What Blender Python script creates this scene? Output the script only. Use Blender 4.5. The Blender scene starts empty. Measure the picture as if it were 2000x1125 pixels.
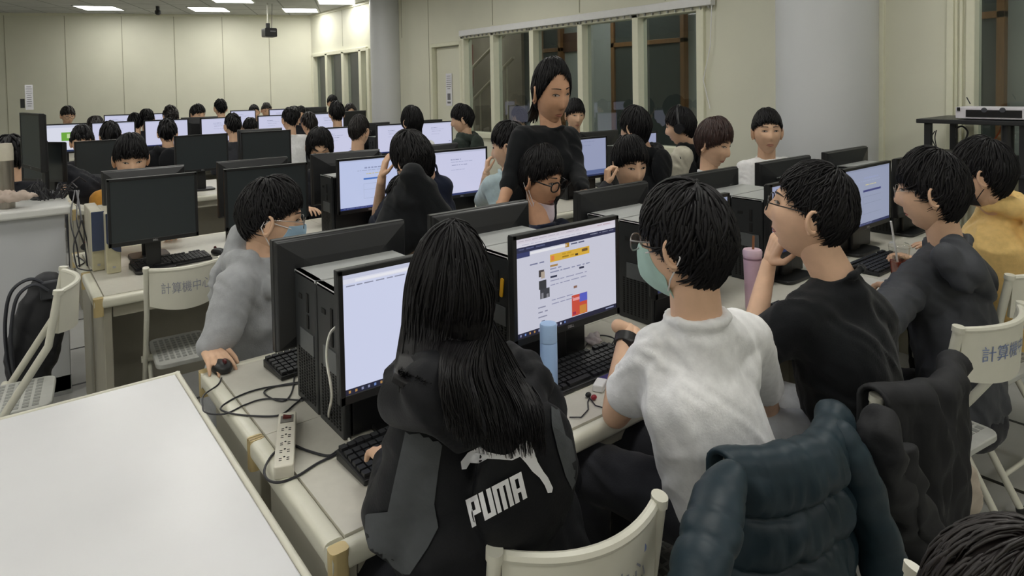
import bpy, bmesh, math, random
import numpy as np
from mathutils import Vector, Matrix, noise
from mathutils.bvhtree import BVHTree
from mathutils.geometry import tessellate_polygon

# ------------------------------------------------------------------ camera, world, lights, exposure
SC = bpy.context.scene
COL = SC.collection
F_PX, CX, CY, CAM_H = 1265.0, 1000.0, 212.0, 1.58
def _vp(px, py):
    return Vector(((px-CX)/F_PX, -(py-CY)/F_PX, -1.0)).normalized()
_A, _B = _vp(0, 185), _vp(2600, 140)
_m = (_A+_B).normalized(); _n = (_A-_B); _n = (_n-_m*_n.dot(_m)).normalized()
_Y = (_m+_n)/math.sqrt(2); _X = (_m-_n)/math.sqrt(2); _Z = _X.cross(_Y)
ROT = Matrix((_X, _Y, _Z))
CAM_POS = Vector((0, 0, CAM_H))
cam_data = bpy.data.cameras.new('camera')
cam_data.sensor_fit = 'HORIZONTAL'; cam_data.sensor_width = 36.0
cam_data.lens = 36.0*F_PX/2000.0
cam_data.shift_y = -(562.5-CY)/2000.0
cam_data.clip_start = 0.02; cam_data.clip_end = 100
cam = bpy.data.objects.new('camera', cam_data)
cam.matrix_world = Matrix.Translation(CAM_POS) @ ROT.to_4x4()
COL.objects.link(cam); SC.camera = cam

SC.view_settings.view_transform = 'Standard'
SC.view_settings.look = 'None'
SC.view_settings.exposure = 0.0
SC.view_settings.gamma = 1.0
SC.view_settings.use_curve_mapping = False
LIGHT_STRENGTH = 14.2      # fluorescent panel emission, used by every ceiling panel
SCREEN_STRENGTH = 0.82

W = bpy.data.worlds.new('world'); SC.world = W; W.use_nodes = True
W.node_tree.nodes['Background'].inputs[0].default_value = (0.75, 0.8, 0.85, 1)
W.node_tree.nodes['Background'].inputs[1].default_value = 0.05
try:
    SC.cycles.max_bounces = 8; SC.cycles.diffuse_bounces = 4; SC.cycles.glossy_bounces = 3
    SC.cycles.transparent_max_bounces = 12
except Exception:
    pass

def _ray(px, py):
    return ROT @ Vector(((px-CX)/F_PX, -(py-CY)/F_PX, -1.0))
def Py(px, py, y):
    d = _ray(px, py); return CAM_POS + d*((y)/d.y)
def Px(px, py, x):
    d = _ray(px, py); return CAM_POS + d*((x)/d.x)
def Pz(px, py, z):
    d = _ray(px, py); return CAM_POS + d*((z-CAM_H)/d.z)

# ------------------------------------------------------------------ materials
def lin(c):
    if isinstance(c, str):
        c = [int(c[i:i+2], 16)/255 for i in (0, 2, 4)]
    return tuple((x/12.92 if x <= .04045 else ((x+.055)/1.055)**2.4) for x in c)
MATS = {}
def mat(name, col, rough=.6, metal=0., var=.06, nscale=20., bump=0., bscale=60., spec=.5, emit=0., stretch=None, sheen=0.):
    if name in MATS: return MATS[name]
    m = bpy.data.materials.new(name); m.use_nodes = True
    nt = m.node_tree; b = nt.nodes['Principled BSDF']
    c = lin(col)
    b.inputs['Roughness'].default_value = rough
    b.inputs['Metallic'].default_value = metal
    b.inputs['Specular IOR Level'].default_value = spec
    if sheen: b.inputs['Sheen Weight'].default_value = sheen
    tc = nt.nodes.new('ShaderNodeTexCoord')
    mp = nt.nodes.new('ShaderNodeMapping')
    if stretch: mp.inputs['Scale'].default_value = stretch
    nt.links.new(tc.outputs['Object'], mp.inputs[0])
    nz = nt.nodes.new('ShaderNodeTexNoise'); nz.inputs['Scale'].default_value = nscale; nz.inputs['Detail'].default_value = 3
    nt.links.new(mp.outputs[0], nz.inputs['Vector'])
    rp = nt.nodes.new('ShaderNodeValToRGB')
    rp.color_ramp.elements[0].position = .3; rp.color_ramp.elements[1].position = .7
    rp.color_ramp.elements[0].color = (*[max(0, x*(1-var)) for x in c], 1)
    rp.color_ramp.elements[1].color = (*[min(1, x*(1+var)) for x in c], 1)
    nt.links.new(nz.outputs[0], rp.inputs[0])
    nt.links.new(rp.outputs[0], b.inputs['Base Color'])
    if bump:
        n2 = nt.nodes.new('ShaderNodeTexNoise'); n2.inputs['Scale'].default_value = bscale; n2.inputs['Detail'].default_value = 4
        nt.links.new(mp.outputs[0], n2.inputs['Vector'])
        bp = nt.nodes.new('ShaderNodeBump'); bp.inputs['Strength'].default_value = bump; bp.inputs['Distance'].default_value = .003
        nt.links.new(n2.outputs[0], bp.inputs['Height']); nt.links.new(bp.outputs[0], b.inputs['Normal'])
    if emit:
        b.inputs['Emission Color'].default_value = (*c, 1); b.inputs['Emission Strength'].default_value = emit
    MATS[name] = m
    return m
def glow(name, col, strength):
    if name in MATS: return MATS[name]
    m = bpy.data.materials.new(name); m.use_nodes = True
    b = m.node_tree.nodes['Principled BSDF']
    c = lin(col)
    b.inputs['Base Color'].default_value = (.02, .02, .02, 1); b.inputs['Roughness'].default_value = .3
    b.inputs['Emission Color'].default_value = (*c, 1); b.inputs['Emission Strength'].default_value = strength
    MATS[name] = m; return m
def glass_mat(name, tint, refl=.12, fres=1.):
    if name in MATS: return MATS[name]
    m = bpy.data.materials.new(name); m.use_nodes = True; nt = m.node_tree
    nt.nodes.remove(nt.nodes['Principled BSDF']); out = nt.nodes['Material Output']
    t = nt.nodes.new('ShaderNodeBsdfTransparent'); t.inputs[0].default_value = (*tint, 1)
    g = nt.nodes.new('ShaderNodeBsdfGlossy'); g.inputs['Roughness'].default_value = .02
    fr = nt.nodes.new('ShaderNodeFresnel'); fr.inputs[0].default_value = 1.5
    ad = nt.nodes.new('ShaderNodeMath'); ad.operation = 'MULTIPLY_ADD'; ad.inputs[1].default_value = fres; ad.inputs[2].default_value = refl
    ad.use_clamp = True
    mx = nt.nodes.new('ShaderNodeMixShader')
    ge = nt.nodes.new('ShaderNodeNewGeometry'); inv = nt.nodes.new('ShaderNodeMath'); inv.operation = 'SUBTRACT'; inv.inputs[0].default_value = 1
    nt.links.new(ge.outputs['Backfacing'], inv.inputs[1]); mu = nt.nodes.new('ShaderNodeMath'); mu.operation = 'MULTIPLY'
    nt.links.new(fr.outputs[0], ad.inputs[0]); nt.links.new(ad.outputs[0], mu.inputs[0]); nt.links.new(inv.outputs[0], mu.inputs[1]); nt.links.new(mu.outputs[0], mx.inputs[0])
    nt.links.new(t.outputs[0], mx.inputs[1]); nt.links.new(g.outputs[0], mx.inputs[2]); nt.links.new(mx.outputs[0], out.inputs[0])
    MATS[name] = m; return m
def grid_mat(name, base, line, sx, sy, width, rough=.6, rot=0., spec=.5):
    """floor or ceiling tiles: a square grid of joints over a plain base"""
    m = bpy.data.materials.new(name); m.use_nodes = True; nt = m.node_tree; b = nt.nodes['Principled BSDF']
    tc = nt.nodes.new('ShaderNodeTexCoord'); mp = nt.nodes.new('ShaderNodeMapping'); mp.inputs['Rotation'].default_value = (0, 0, rot)
    nt.links.new(tc.outputs['Object'], mp.inputs[0])
    br = nt.nodes.new('ShaderNodeTexBrick'); br.offset = 0; br.squash = 1
    br.inputs['Scale'].default_value = 1; br.inputs['Brick Width'].default_value = sx; br.inputs['Row Height'].default_value = sy
    br.inputs['Mortar Size'].default_value = width; br.inputs['Mortar Smooth'].default_value = .1
    c = lin(base)
    br.inputs['Color1'].default_value = (*c, 1); br.inputs['Color2'].default_value = (*[x*.95 for x in c], 1)
    br.inputs['Mortar'].default_value = (*lin(line), 1)
    nt.links.new(mp.outputs[0], br.inputs['Vector'])
    nz = nt.nodes.new('ShaderNodeTexNoise'); nz.inputs['Scale'].default_value = 6; nz.inputs['Detail'].default_value = 6
    nt.links.new(tc.outputs['Object'], nz.inputs['Vector'])
    mx = nt.nodes.new('ShaderNodeMixRGB'); mx.blend_type = 'MULTIPLY'; mx.inputs[0].default_value = .25
    nt.links.new(br.outputs[0], mx.inputs[1]); nt.links.new(nz.outputs[0], mx.inputs[2])
    nt.links.new(mx.outputs[0], b.inputs['Base Color']); b.inputs['Roughness'].default_value = rough
    b.inputs['Specular IOR Level'].default_value = spec
    MATS[name] = m; return m

# ------------------------------------------------------------------ mesh builder
def V(*a): return Vector(a if len(a) == 3 else a[0])
class MB:
    def __init__(s): s.v = []; s.f = []; s.m = []; s.cur = 0
    def mi(s, i): s.cur = i; return s
    def add(s, vs, fs, mi=None):
        o = len(s.v); s.v.extend([tuple(p) for p in vs])
        k = s.cur if mi is None else mi
        for f in fs: s.f.append([i+o for i in f]); s.m.append(k)
        return s
    def box(s, c, size, rot=None):
        hx, hy, hz = size[0]/2, size[1]/2, size[2]/2
        vs = [Vector((x*hx, y*hy, z*hz)) for x in (-1, 1) for y in (-1, 1) for z in (-1, 1)]
        if rot is not None: vs = [rot @ p for p in vs]
        c = Vector(c); vs = [p+c for p in vs]
        return s.add(vs, [(0, 1, 3, 2), (4, 6, 7, 5), (0, 4, 5, 1), (2, 3, 7, 6), (0, 2, 6, 4), (1, 5, 7, 3)])
    def rbox(s, c, size, r, axis=2, n=4):
        """box with four rounded edges along one axis"""
        a, b = [(1, 2), (0, 2), (0, 1)][axis]
        ha, hb, hc = size[a]/2, size[b]/2, size[axis]/2
        ring = []
        for (sa, sb, t0) in ((1, 1, 0), (-1, 1, 90), (-1, -1, 180), (1, -1, 270)):
            for k in range(n+1):
                t = math.radians(t0+90*k/n)
                ring.append((sa*(ha-r)+r*math.cos(t), sb*(hb-r)+r*math.sin(t)))
        N = len(ring); vs = []
        for h in (-hc, hc):
            for (p, q) in ring:
                w = [0, 0, 0]; w[a] = p; w[b] = q; w[axis] = h
                vs.append(Vector(w)+Vector(c))
        fs = [[i, (i+1) % N, N+(i+1) % N, N+i] for i in range(N)]
        fs += [list(range(N))[::-1], list(range(N, 2*N))]
        return s.add(vs, fs)
    def tube(s, path, rad, n=8, closed=False, flat=None, caps=True):
        path = [Vector(p) for p in path]; L = len(path)
        if not hasattr(rad, '__len__'): rad = [rad]*L
        up = Vector((0, 0, 1)); prev = None; vs = []
        for i, p in enumerate(path):
            if closed: t = path[(i+1) % L]-path[i-1]
            else: t = path[min(i+1, L-1)]-path[max(i-1, 0)]
            if t.length < 1e-9: t = Vector((0, 0, 1))
            t.normalize()
            if prev is None:
                a = up if abs(t.z) < .9 else Vector((1, 0, 0))
                u = t.cross(a).normalized()
            else:
                u = prev - t*prev.dot(t)
                u = u.normalized() if u.length > 1e-6 else t.orthogonal().normalized()
            prev = u; w = t.cross(u)
            for k in range(n):
                q = 2*math.pi*k/n
                vs.append(p+(u*math.cos(q)+w*math.sin(q)*(flat or 1.))*rad[i])
        fs = []
        for i in range(L if closed else L-1):
            j = (i+1) % L
            for k in range(n):
                k2 = (k+1) % n
                fs.append((i*n+k, i*n+k2, j*n+k2, j*n+k))
        if not closed and caps:
            fs.append(tuple(range(n))[::-1]); fs.append(tuple(range((L-1)*n, L*n)))
        return s.add(vs, fs)
    def cyl(s, a, b, r, r2=None, n=16):
        return s.tube([a, b], [r, r if r2 is None else r2], n)
    def lathe(s, prof, n=24, c=(0, 0, 0), cap=True):
        vs = []; c = Vector(c)
        for (r, z) in prof:
            for k in range(n):
                q = 2*math.pi*k/n; vs.append(c+Vector((r*math.cos(q), r*math.sin(q), z)))
        fs = []
        for i in range(len(prof)-1):
            for k in range(n):
                k2 = (k+1) % n; fs.append((i*n+k, i*n+k2, (i+1)*n+k2, (i+1)*n+k))
        if cap:
            fs.append(tuple(range(n))[::-1]); fs.append(tuple(range((len(prof)-1)*n, len(prof)*n)))
        return s.add(vs, fs)
    def cone(s, a, b, ra, rb, n=14, k=4):
        """closed round cone: tapered capsule"""
        a, b = Vector(a), Vector(b); t = b-a
        if t.length < 1e-6: t = Vector((0, 0, 1e-4))
        t.normalize(); path = []; rad = []
        for i in range(k+1):
            q = math.pi/2*(1-i/k); path.append(a-t*ra*math.sin(q)); rad.append(max(ra*math.cos(q), ra*.03))
        for i in range(k+1):
            q = math.pi/2*i/k; path.append(b+t*rb*math.sin(q)); rad.append(max(rb*math.cos(q), rb*.03))
        return s.tube(path, rad, n)
    def ell(s, c, r, rot=None, nu=18, nv=12):
        c = Vector(c); vs = []
        for j in range(1, nv):
            th = math.pi*j/nv
            for i in range(nu):
                ph = 2*math.pi*i/nu
                p = Vector((r[0]*math.sin(th)*math.cos(ph), r[1]*math.sin(th)*math.sin(ph), r[2]*math.cos(th)))
                vs.append(c+(rot @ p if rot is not None else p))
        top = Vector((0, 0, r[2])); bot = -top
        vs += [c+(rot @ top if rot is not None else top), c+(rot @ bot if rot is not None else bot)]
        fs = []
        for j in range(nv-2):
            for i in range(nu):
                i2 = (i+1) % nu; fs.append((j*nu+i, (j+1)*nu+i, (j+1)*nu+i2, j*nu+i2))
        T = (nv-1)*nu
        for i in range(nu):
            i2 = (i+1) % nu; fs.append((T, i, i2)); fs.append((T+1, (nv-2)*nu+i2, (nv-2)*nu+i))
        return s.add(vs, fs)
    def quad(s, a, b, c, d): return s.add([a, b, c, d], [(0, 1, 2, 3)])
    def sheet(s, rows, thick=0.0, nrm=None):
        """grid of points -> sheet, optionally with real thickness"""
        R, Cn = len(rows), len(rows[0]); fl = [Vector(p) for r in rows for p in r]
        fs = [(i*Cn+j, i*Cn+j+1, (i+1)*Cn+j+1, (i+1)*Cn+j) for i in range(R-1) for j in range(Cn-1)]
        if not thick: return s.add(fl, fs)
        ns = [Vector((0, 0, 0)) for _ in fl]
        for f in fs:
            n = (fl[f[1]]-fl[f[0]]).cross(fl[f[3]]-fl[f[0]])
            for i in f: ns[i] += n
        off = [p-(n.normalized() if n.length > 0 else Vector((0, 0, 1)))*thick for p, n in zip(fl, ns)]
        N = len(fl)
        fs2 = fs+[tuple(i+N for i in f[::-1]) for f in fs]
        bd = [j for j in range(Cn)]+[i*Cn+Cn-1 for i in range(1, R)]+[(R-1)*Cn+j for j in range(Cn-2, -1, -1)]+[i*Cn for i in range(R-2, 0, -1)]
        for k in range(len(bd)):
            a, b = bd[k], bd[(k+1) % len(bd)]; fs2.append((a, a+N, b+N, b))
        return s.add(fl+off, fs2)
    def raw(s, vf, mi=None, M=None):
        vs, fs = vf
        if M is not None: vs = [M @ Vector(p) for p in vs]
        return s.add(vs, fs, mi)
    def mesh(s, name='m', mats=(), smooth=True, org=None):
        me = bpy.data.meshes.new(name)
        vs = s.v if org is None else [(p[0]-org[0], p[1]-org[1], p[2]-org[2]) for p in s.v]
        me.from_pydata([tuple(p) for p in vs], [], s.f)
        for m in mats: me.materials.append(m)
        if s.f:
            me.polygons.foreach_set('material_index', s.m)
            me.polygons.foreach_set('use_smooth', [smooth]*len(s.f))
        me.update()
        return me
    def build(s, name, mats, parent=None, smooth=True, org=None, bevel=0., auto=True):
        if not isinstance(mats, (list, tuple)): mats = [mats]
        if org is None and parent is not None: org = parent.get('_org')
        me = s.mesh(name, mats, smooth, org)
        o = bpy.data.objects.new(name, me); COL.objects.link(o)
        if parent is not None: o.parent = parent
        elif org is not None: o.location = org
        finish(o, bevel, auto and smooth)
        return o
def finish(o, bevel=0., auto=True):
    if bevel:
        md = o.modifiers.new('soft_edges', 'BEVEL'); md.width = bevel; md.segments = 2; md.limit_method = 'ANGLE'; md.angle_limit = math.radians(40)
    if auto:
        try: o.data.set_sharp_from_angle(angle=math.radians(42))
        except Exception: pass
def tag(o, label=None, cat=None, group=None, kind=None):
    if label: o['label'] = label
    if cat: o['category'] = cat
    if group: o['group'] = group
    if kind: o['kind'] = kind
    return o
def thing(name, label, cat, loc=(0, 0, 0), rz=0., group=None, world=False):
    """an Empty at the thing's base; world=True: its parts are built in room coordinates"""
    o = bpy.data.objects.new(name, None); COL.objects.link(o)
    o.empty_display_size = .1; o.location = loc; o.rotation_euler = (0, 0, rz)
    if world: o['_org'] = list(loc)
    return tag(o, label, cat, group)
def struct(name, mb, m, bevel=0., smooth=False):
    o = mb.build(name, m, smooth=smooth, bevel=bevel); o['kind'] = 'structure'; return o
# proto = [(part name, object whose mesh and modifiers are shared, [sub protos])]
def make_part(name, mb, mats, bevel=0., smooth=True, subs=(), label=None):
    if not isinstance(mats, (list, tuple)): mats = [mats]
    me = mb.mesh(name, mats, smooth)
    if smooth:
        try: me.set_sharp_from_angle(angle=math.radians(42))
        except Exception: pass
    return dict(name=name, me=me, bevel=bevel, subs=list(subs), label=label)
def put_parts(parts, root, dz=None):
    for p in parts:
        o = bpy.data.objects.new(p['name'], p['me']); COL.objects.link(o); o.parent = root
        if p['bevel']: finish(o, p['bevel'], False)
        if dz and p['name'] not in ('stand_base', 'stand_neck'): o.location.z = dz
        if p['label']: o['label'] = p['label']
        put_parts(p['subs'], o)
def text_raw(body, size=1., offset=0., extrude=0.):
    cu = bpy.data.curves.new('t', 'FONT'); cu.body = body; cu.size = size; cu.offset = offset; cu.extrude = extrude
    cu.align_x = 'CENTER'; cu.align_y = 'CENTER'
    o = bpy.data.objects.new('t', cu); COL.objects.link(o)
    dg = bpy.context.evaluated_depsgraph_get(); me = bpy.data.meshes.new_from_object(o.evaluated_get(dg))
    r = ([tuple(v.co) for v in me.vertices], [tuple(p.vertices) for p in me.polygons])
    bpy.data.objects.remove(o); bpy.data.meshes.remove(me); bpy.data.curves.remove(cu)
    return r
def organic(prims, voxel=.01, smooth=4, wr=0., wf=14., seed=0, stretch=(1, 1, 1)):
    """grow one continuous skin over round cones ('c',a,b,ra,rb) and ellipsoids ('e',c,r[,rot])"""
    mb = MB()
    for p in prims:
        if p[0] == 'c': mb.cone(*p[1:5])
        elif p[0] == 'e': mb.ell(p[1], p[2], p[3] if len(p) > 3 else None)
        elif p[0] == 't': mb.tube(p[1], p[2], 10, closed=p[3] if len(p) > 3 else False)
    me = mb.mesh(); o = bpy.data.objects.new('tmp', me); COL.objects.link(o)
    r = o.modifiers.new('r', 'REMESH'); r.mode = 'VOXEL'; r.voxel_size = voxel
    if smooth:
        sm = o.modifiers.new('s', 'SMOOTH'); sm.factor = .5; sm.iterations = smooth
    dg = bpy.context.evaluated_depsgraph_get(); m2 = bpy.data.meshes.new_from_object(o.evaluated_get(dg))
    n = len(m2.vertices); co = np.empty(n*3, 'f'); m2.vertices.foreach_get('co', co); co = co.reshape(-1, 3)
    if wr:
        nr = np.empty(n*3, 'f'); m2.vertex_normals.foreach_get('vector', nr); nr = nr.reshape(-1, 3)
        h = np.empty(n)
        for i in range(n):
            p = co[i]; q = Vector(((p[0]*.75+p[2]*.66)*wf*1.5*stretch[0]+seed, p[1]*wf*stretch[1]*.8, (p[2]*.75-p[0]*.66)*wf*.45*stretch[2]))
            a = noise.noise(q+Vector((noise.noise(q*.6), noise.noise(q*.6+Vector((7, 3, 1))), 0))*1.4)
            h[i] = (1-abs(a)*2.6) + .35*noise.noise(q*2.3)
        co = co + nr*(h*wr)[:, None]
    fs = [tuple(p.vertices) for p in m2.polygons]
    bpy.data.objects.remove(o); bpy.data.meshes.remove(me); bpy.data.meshes.remove(m2)
    return ([tuple(p) for p in co], fs)
# ------------------------------------------------------------------ the setting
XR, ZC = 4.9, 3.05
M_wall = mat('cream_panel_wall', 'dddcca', .55, var=.02, nscale=3)
M_seam = mat('wall_seam', 'a9a792', .7)
M_trim = mat('cream_frame', 'e3e2cc', .45, var=.02)
M_colm = mat('grey_white_column', 'cfd1d3', .45, var=.015, nscale=2)
M_ceil = grid_mat('ceiling_tiles', 'c4c5c2', '8f908c', .6, .6, .012, .9, rot=math.radians(24.7))
M_floor = grid_mat('raised_floor_tiles', 'c4c4c1', '222224', .6, .6, .012, .35, rot=math.radians(0))
M_white = mat('white_paint', 'e6e6e6', .5, var=.02)
M_black = mat('black_plastic', '17181a', .42, var=.1)
M_corr = mat('corridor_grey_wall', 'a4aaa8', .7, var=.04, nscale=3)
M_wood = mat('brown_door_wood', '7d5a36', .5, var=.2, nscale=8, stretch=(6, 6, .6))
M_dkglass = mat('dark_door_panel', '454c4b', .25)
M_paper = mat('white_paper', 'e4e4ea', .8, var=.01)
M_ink = mat('grey_print', '77777c', .8)

fl = MB().quad((-6, -4, 0), (7.2, -4, 0), (7.2, 17, 0), (-6, 17, 0)); struct('floor', fl, M_floor)
ce = MB().box((.6, 6.5, ZC+.03), (13.4, 21.5, .06)); struct('ceiling', ce, M_ceil)
# back wall with its panel seams
c0, c1 = Vector((4.92, 12.61, 0)), Vector((.06, 14.85, 0)); e1 = (c0-c1).normalized(); e2 = Vector((-e1.y, e1.x, 0))
RB = Matrix((e1, e2, (0, 0, 1))).transposed()
bw = MB(); L = 12.2
bw.box(c0-e1*(L/2)+e2*.06+V(0, 0, ZC/2), (L, .12, ZC), RB)
bw.mi(1)
for px in (11, 129, 240, 342, 436, 527):
    d = _ray(px, 120); a = Vector((d.x, d.y)); n = Vector((e2.x, e2.y)); t = (Vector((c0.x, c0.y)).dot(n))/a.dot(n)
    p = Vector((d.x*t, d.y*t, 0)); bw.box(p+V(0, 0, ZC/2)-e2*.001, (.012, .006, ZC), RB)
bw.mi(2)
bw.box(c0-e1*(L/2)-e2*.01+V(0, 0, ZC-.02), (L, .03, .05), RB)
struct('wall_back', bw, [M_wall, M_seam, M_trim])
b2 = MB().box((-5.6, 6.5, ZC/2), (.1, 21, ZC)); struct('wall_left', b2, M_wall)
b3 = MB().box((.6, -3.9, ZC/2), (13, .1, ZC)); struct('wall_front', b3, M_wall)
def yx(px, x=XR, py=150): return Px(px, py, x).y
HDR = 2.25; SILL = .95
win = [(yx(720), yx(613)), (yx(1366), yx(905)), (-1.2, yx(1900))]
dr = (yx(905), yx(848))
wr = MB()
def wseg(y0, y1, z0, z1): wr.box((XR+.06, (y0+y1)/2, (z0+z1)/2), (.12, y1-y0, z1-z0))
wseg(win[0][1], 12.7, 0, HDR); wseg(dr[1], win[0][0], 0, HDR); wseg(win[2][1], win[1][0], 0, HDR); wseg(-3.9, win[2][0], 0, HDR)
for (a, b) in win: wseg(a, b, 0, SILL)
wseg(-3.9, 12.7, HDR, ZC)
wseg(dr[0]-.001, dr[1], 2.17, HDR)
wr.mi(1)
for px in (668, 784, 962, 1132, 1300, 1440): wr.box((XR-.001, yx(px, XR, 30), (HDR+.1+ZC)/2), (.006, .01, ZC-HDR-.1))
for px in (839,): wr.box((XR-.001, yx(px), ZC/2), (.006, .01, ZC))
wr.mi(2)
wr.box((XR-.01, 4.4, ZC-.02), (.03, 16.4, .05))
struct('wall_right', wr, [M_wall, M_seam, M_trim])
M_glass = glass_mat('window_glass', (.70, .74, .74), .05)
def window(n, y0, y1, mull, frame_w=.06):
    r = bpy.data.objects.new('window_%d' % n, None); COL.objects.link(r); r['kind'] = 'structure'
    f = MB()
    for z in (SILL, HDR): f.box((XR+.03, (y0+y1)/2, z), (.14, y1-y0, .07))
    for y in mull: f.box((XR+.03, y, (SILL+HDR)/2), (.14, frame_w, HDR-SILL))
    o = f.build('window_frame', M_trim, r, smooth=False, bevel=.006); o['kind'] = 'structure'
    ms = sorted(mull)
    for a, b in zip(ms[:-1], ms[1:]):
        g = MB().box((XR+.05, (a+b)/2, (SILL+HDR)/2), (.006, b-a-frame_w, HDR-SILL-.07))
        o = g.build('window_pane', M_glass, r, smooth=False); o['kind'] = 'structure'
window(1, win[0][0], win[0][1], [yx(x) for x in (722, 707, 673, 641, 614)], .10)
window(2, win[1][0], win[1][1], [yx(x) for x in (1372, 1246, 1138, 1043, 966, 908)], .075)
window(3, win[2][0], win[2][1], [yx(1898), .4, -.5, -1.17], .05)
# door beside the windows
d = bpy.data.objects.new('door_1', None); COL.objects.link(d); d['kind'] = 'structure'
o = MB().box((XR+.05, (dr[0]+dr[1])/2, 1.07), (.05, dr[1]-dr[0]-.09, 2.12)).build('door_panel', M_wall, d, smooth=False); o['kind'] = 'structure'
f = MB()
for y in dr: f.box((XR+.03, y, 1.1), (.16, .05, 2.2))
f.box((XR+.03, (dr[0]+dr[1])/2, 2.17), (.16, dr[1]-dr[0], .05))
o = f.build('door_frame', M_trim, d, smooth=False, bevel=.005); o['kind'] = 'structure'
# trims at the right of the big column
t = MB()
for px, w in ((1724, .035), (1858, .04)): t.box((XR-.015, yx(px), ZC/2), (.04, w, ZC))
for px in (1868, 1878, 1890): t.box((XR-.008, yx(px), ZC/2), (.02, .018, ZC))
struct('trim_1', t, M_trim, bevel=.004)
# columns
def column(n, px0, px1, x):
    p0, p1 = Px(px0, 150, x), Px(px1, 150, x); c = Px((px0+px1)/2, 150, x)
    dep = -(ROT.transposed() @ (c-CAM_POS)).z
    r = (px1-px0)*dep/F_PX/2*.93
    cm = MB().lathe([(r, 0), (r, ZC)], 64, (c.x, c.y, 0))
    o = cm.build('column_%d' % n, M_colm); o['kind'] = 'structure'
column(1, 723, 788, 4.78); column(2, 1515, 1710, 4.72)
# corridor behind the glass
cw = MB(); XC = 6.8
cw.box((XC+.05, 5, ZC/2), (.1, 18, ZC)); struct('wall_corridor', cw, M_corr)
M_ext = mat('corridor_stairwell', '857d70', .8, var=.15, nscale=5)
def cdoor(px0, px1, lab, top=2.6, panel=None):
    y1, y0 = yx(px0, XC-.08), yx(px1, XC-.08)
    r = thing('corridor_door', lab, 'door', (XC-.04, (y0+y1)/2, 0), group=None)
    h = (y1-y0)/2; w = .06
    f = MB()
    for s in (-1, 1): f.box((0, s*(h-w/2), top/2), (.1, w, top))
    f.box((0, 0, top-w/2), (.1, 2*h, w)); f.box((0, 0, 2.12), (.1, 2*h, .06))
    f.build('door_frame', M_wood, r, smooth=False, bevel=.004)
    MB().box((0, 0, 1.05), (.04, 2*h-2*w, 2.1)).build('door_leaf', panel or M_dkglass, r, smooth=False)
    MB().box((0, 0, 2.34), (.03, 2*h-2*w, .4)).build('transom_pane', M_dkglass, r, smooth=False)
cdoor(1055, 1096, 'brown framed corridor door seen through the glass left of the standing woman’s head')
cdoor(1194, 1337, 'wide dark corridor door in brown frame seen through the two right panes')
cdoor(1888, 1962, 'dark corridor door in brown frame behind the window by the equipment rack', 2.7)
sg = MB().box((0, 0, 0), (.02, .42, .28)); sp = Px(1112, 83, XC-.02)
o = sg.build('corridor_sign', mat('brown_sign', '5c3f2f', .5), None, False, org=(0, 0, 0)); o.location = sp
tag(o, 'small brown sign plate on the grey corridor wall behind the glass', 'sign')
stw = MB().box((6.7, (yx(1022, 6.7)+yx(902, 6.7))/2, 1.5), (.06, yx(902, 6.7)-yx(1022, 6.7), 3.0))
struct('wall_stairwell', stw, M_ext)
M_rail = mat('pale_handrail', 'c2b9a8', .4)
sr = thing('stair_railing', 'pale diagonal stair handrails seen through the glass beside the cream door', 'stair railing', (6.2, 6, 0), world=True)
mb = MB()
for (a, b) in (((906, 150), (1000, 52)), ((908, 212), (1003, 112))):
    mb.cyl(Px(*a, 6.2), Px(*b, 6.2), .028)
mb.build('handrail', M_rail, sr)
for px in (938, 968, 990):
    p = Px(px, 185-(px-908)*1.05+30, 6.2); MB().cyl((p.x, p.y, 0), (p.x, p.y, Px(px, 212-(px-908)*1.05, 6.2).z), .014).build('post', M_rail, sr)
rd = MB(); p = Px(920, 130, 6.66); rd.box((p.x, p.y, 1.95), (.03, .12, .75))
o = rd.build('red_banner', mat('red_cloth', '7a3a34', .8), None, False); tag(o, 'narrow red banner hanging in the stairwell behind the first pane', 'banner')
# blind rail over the windows
hr = thing('blind_rail', 'white blind headrail running above the row of inner windows', 'blind rail', (XR-.06, 5, HDR), world=True)
ya, yb = yx(1393, XR-.06), yx(901, XR-.06)
MB().box((XR-.055, (ya+yb)/2, HDR+.035), (.07, yb-ya, .075)).build('headrail', M_white, hr, smooth=False, bevel=.006)
mb = MB()
n = 44
for i in range(n): mb.box((XR-.055, ya+(yb-ya)*(i+.5)/n, HDR-.012), (.02, .012, .03))
mb.build('blind_carrier', mat('grey_clip', 'a9a9a6', .5), hr, smooth=False)
mb = MB(); q = Px(1392, 20, XR-.06)
mb.tube([(XR-.06, q.y+.01, HDR), (XR-.07, q.y+.02, 1.9), (XR-.06, q.y+.1, 1.6), (XR-.05, q.y+.04, 1.35)], .004, 6).build('pull_cord', M_white, hr)
# ceiling lights
M_tube = glow('light_diffuser', 'fffdf6', LIGHT_STRENGTH)
lightpos = [(1.40, 13.2), (3.0, 12.5), (4.42, 11.85), (3.0, 11.05), (4.5, 10.4)]
RL = math.atan2(e1.y, e1.x)
vis = len(lightpos)
labels = ['fluorescent ceiling panel nearest the left end of the cream back wall',
          'fluorescent ceiling panel in the middle of the row along the back wall',
          'fluorescent ceiling panel at the back right corner of the ceiling',
          'fluorescent ceiling panel cut by the top of the photo at its middle left',
          'fluorescent ceiling panel beside the round column in the top of the photo']
for j, y in enumerate((8.2, 5.7, 3.2, .8, -1.8)):
    for i, x in enumerate((-3.6, -1.4, .9, 3.1)):
        lightpos.append((x+(j % 2)*.3, y))
dif = MB().box((0, 0, -.004), (.58, .60, .008)); frm = MB()
for s in (-1, 1):
    frm.box((s*.30, 0, -.006), (.02, .64, .014)); frm.box((0, s*.31, -.006), (.62, .02, .014))
LP = [make_part('diffuser', dif, M_tube, smooth=False), make_part('light_frame', frm, M_white, smooth=False)]
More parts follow.
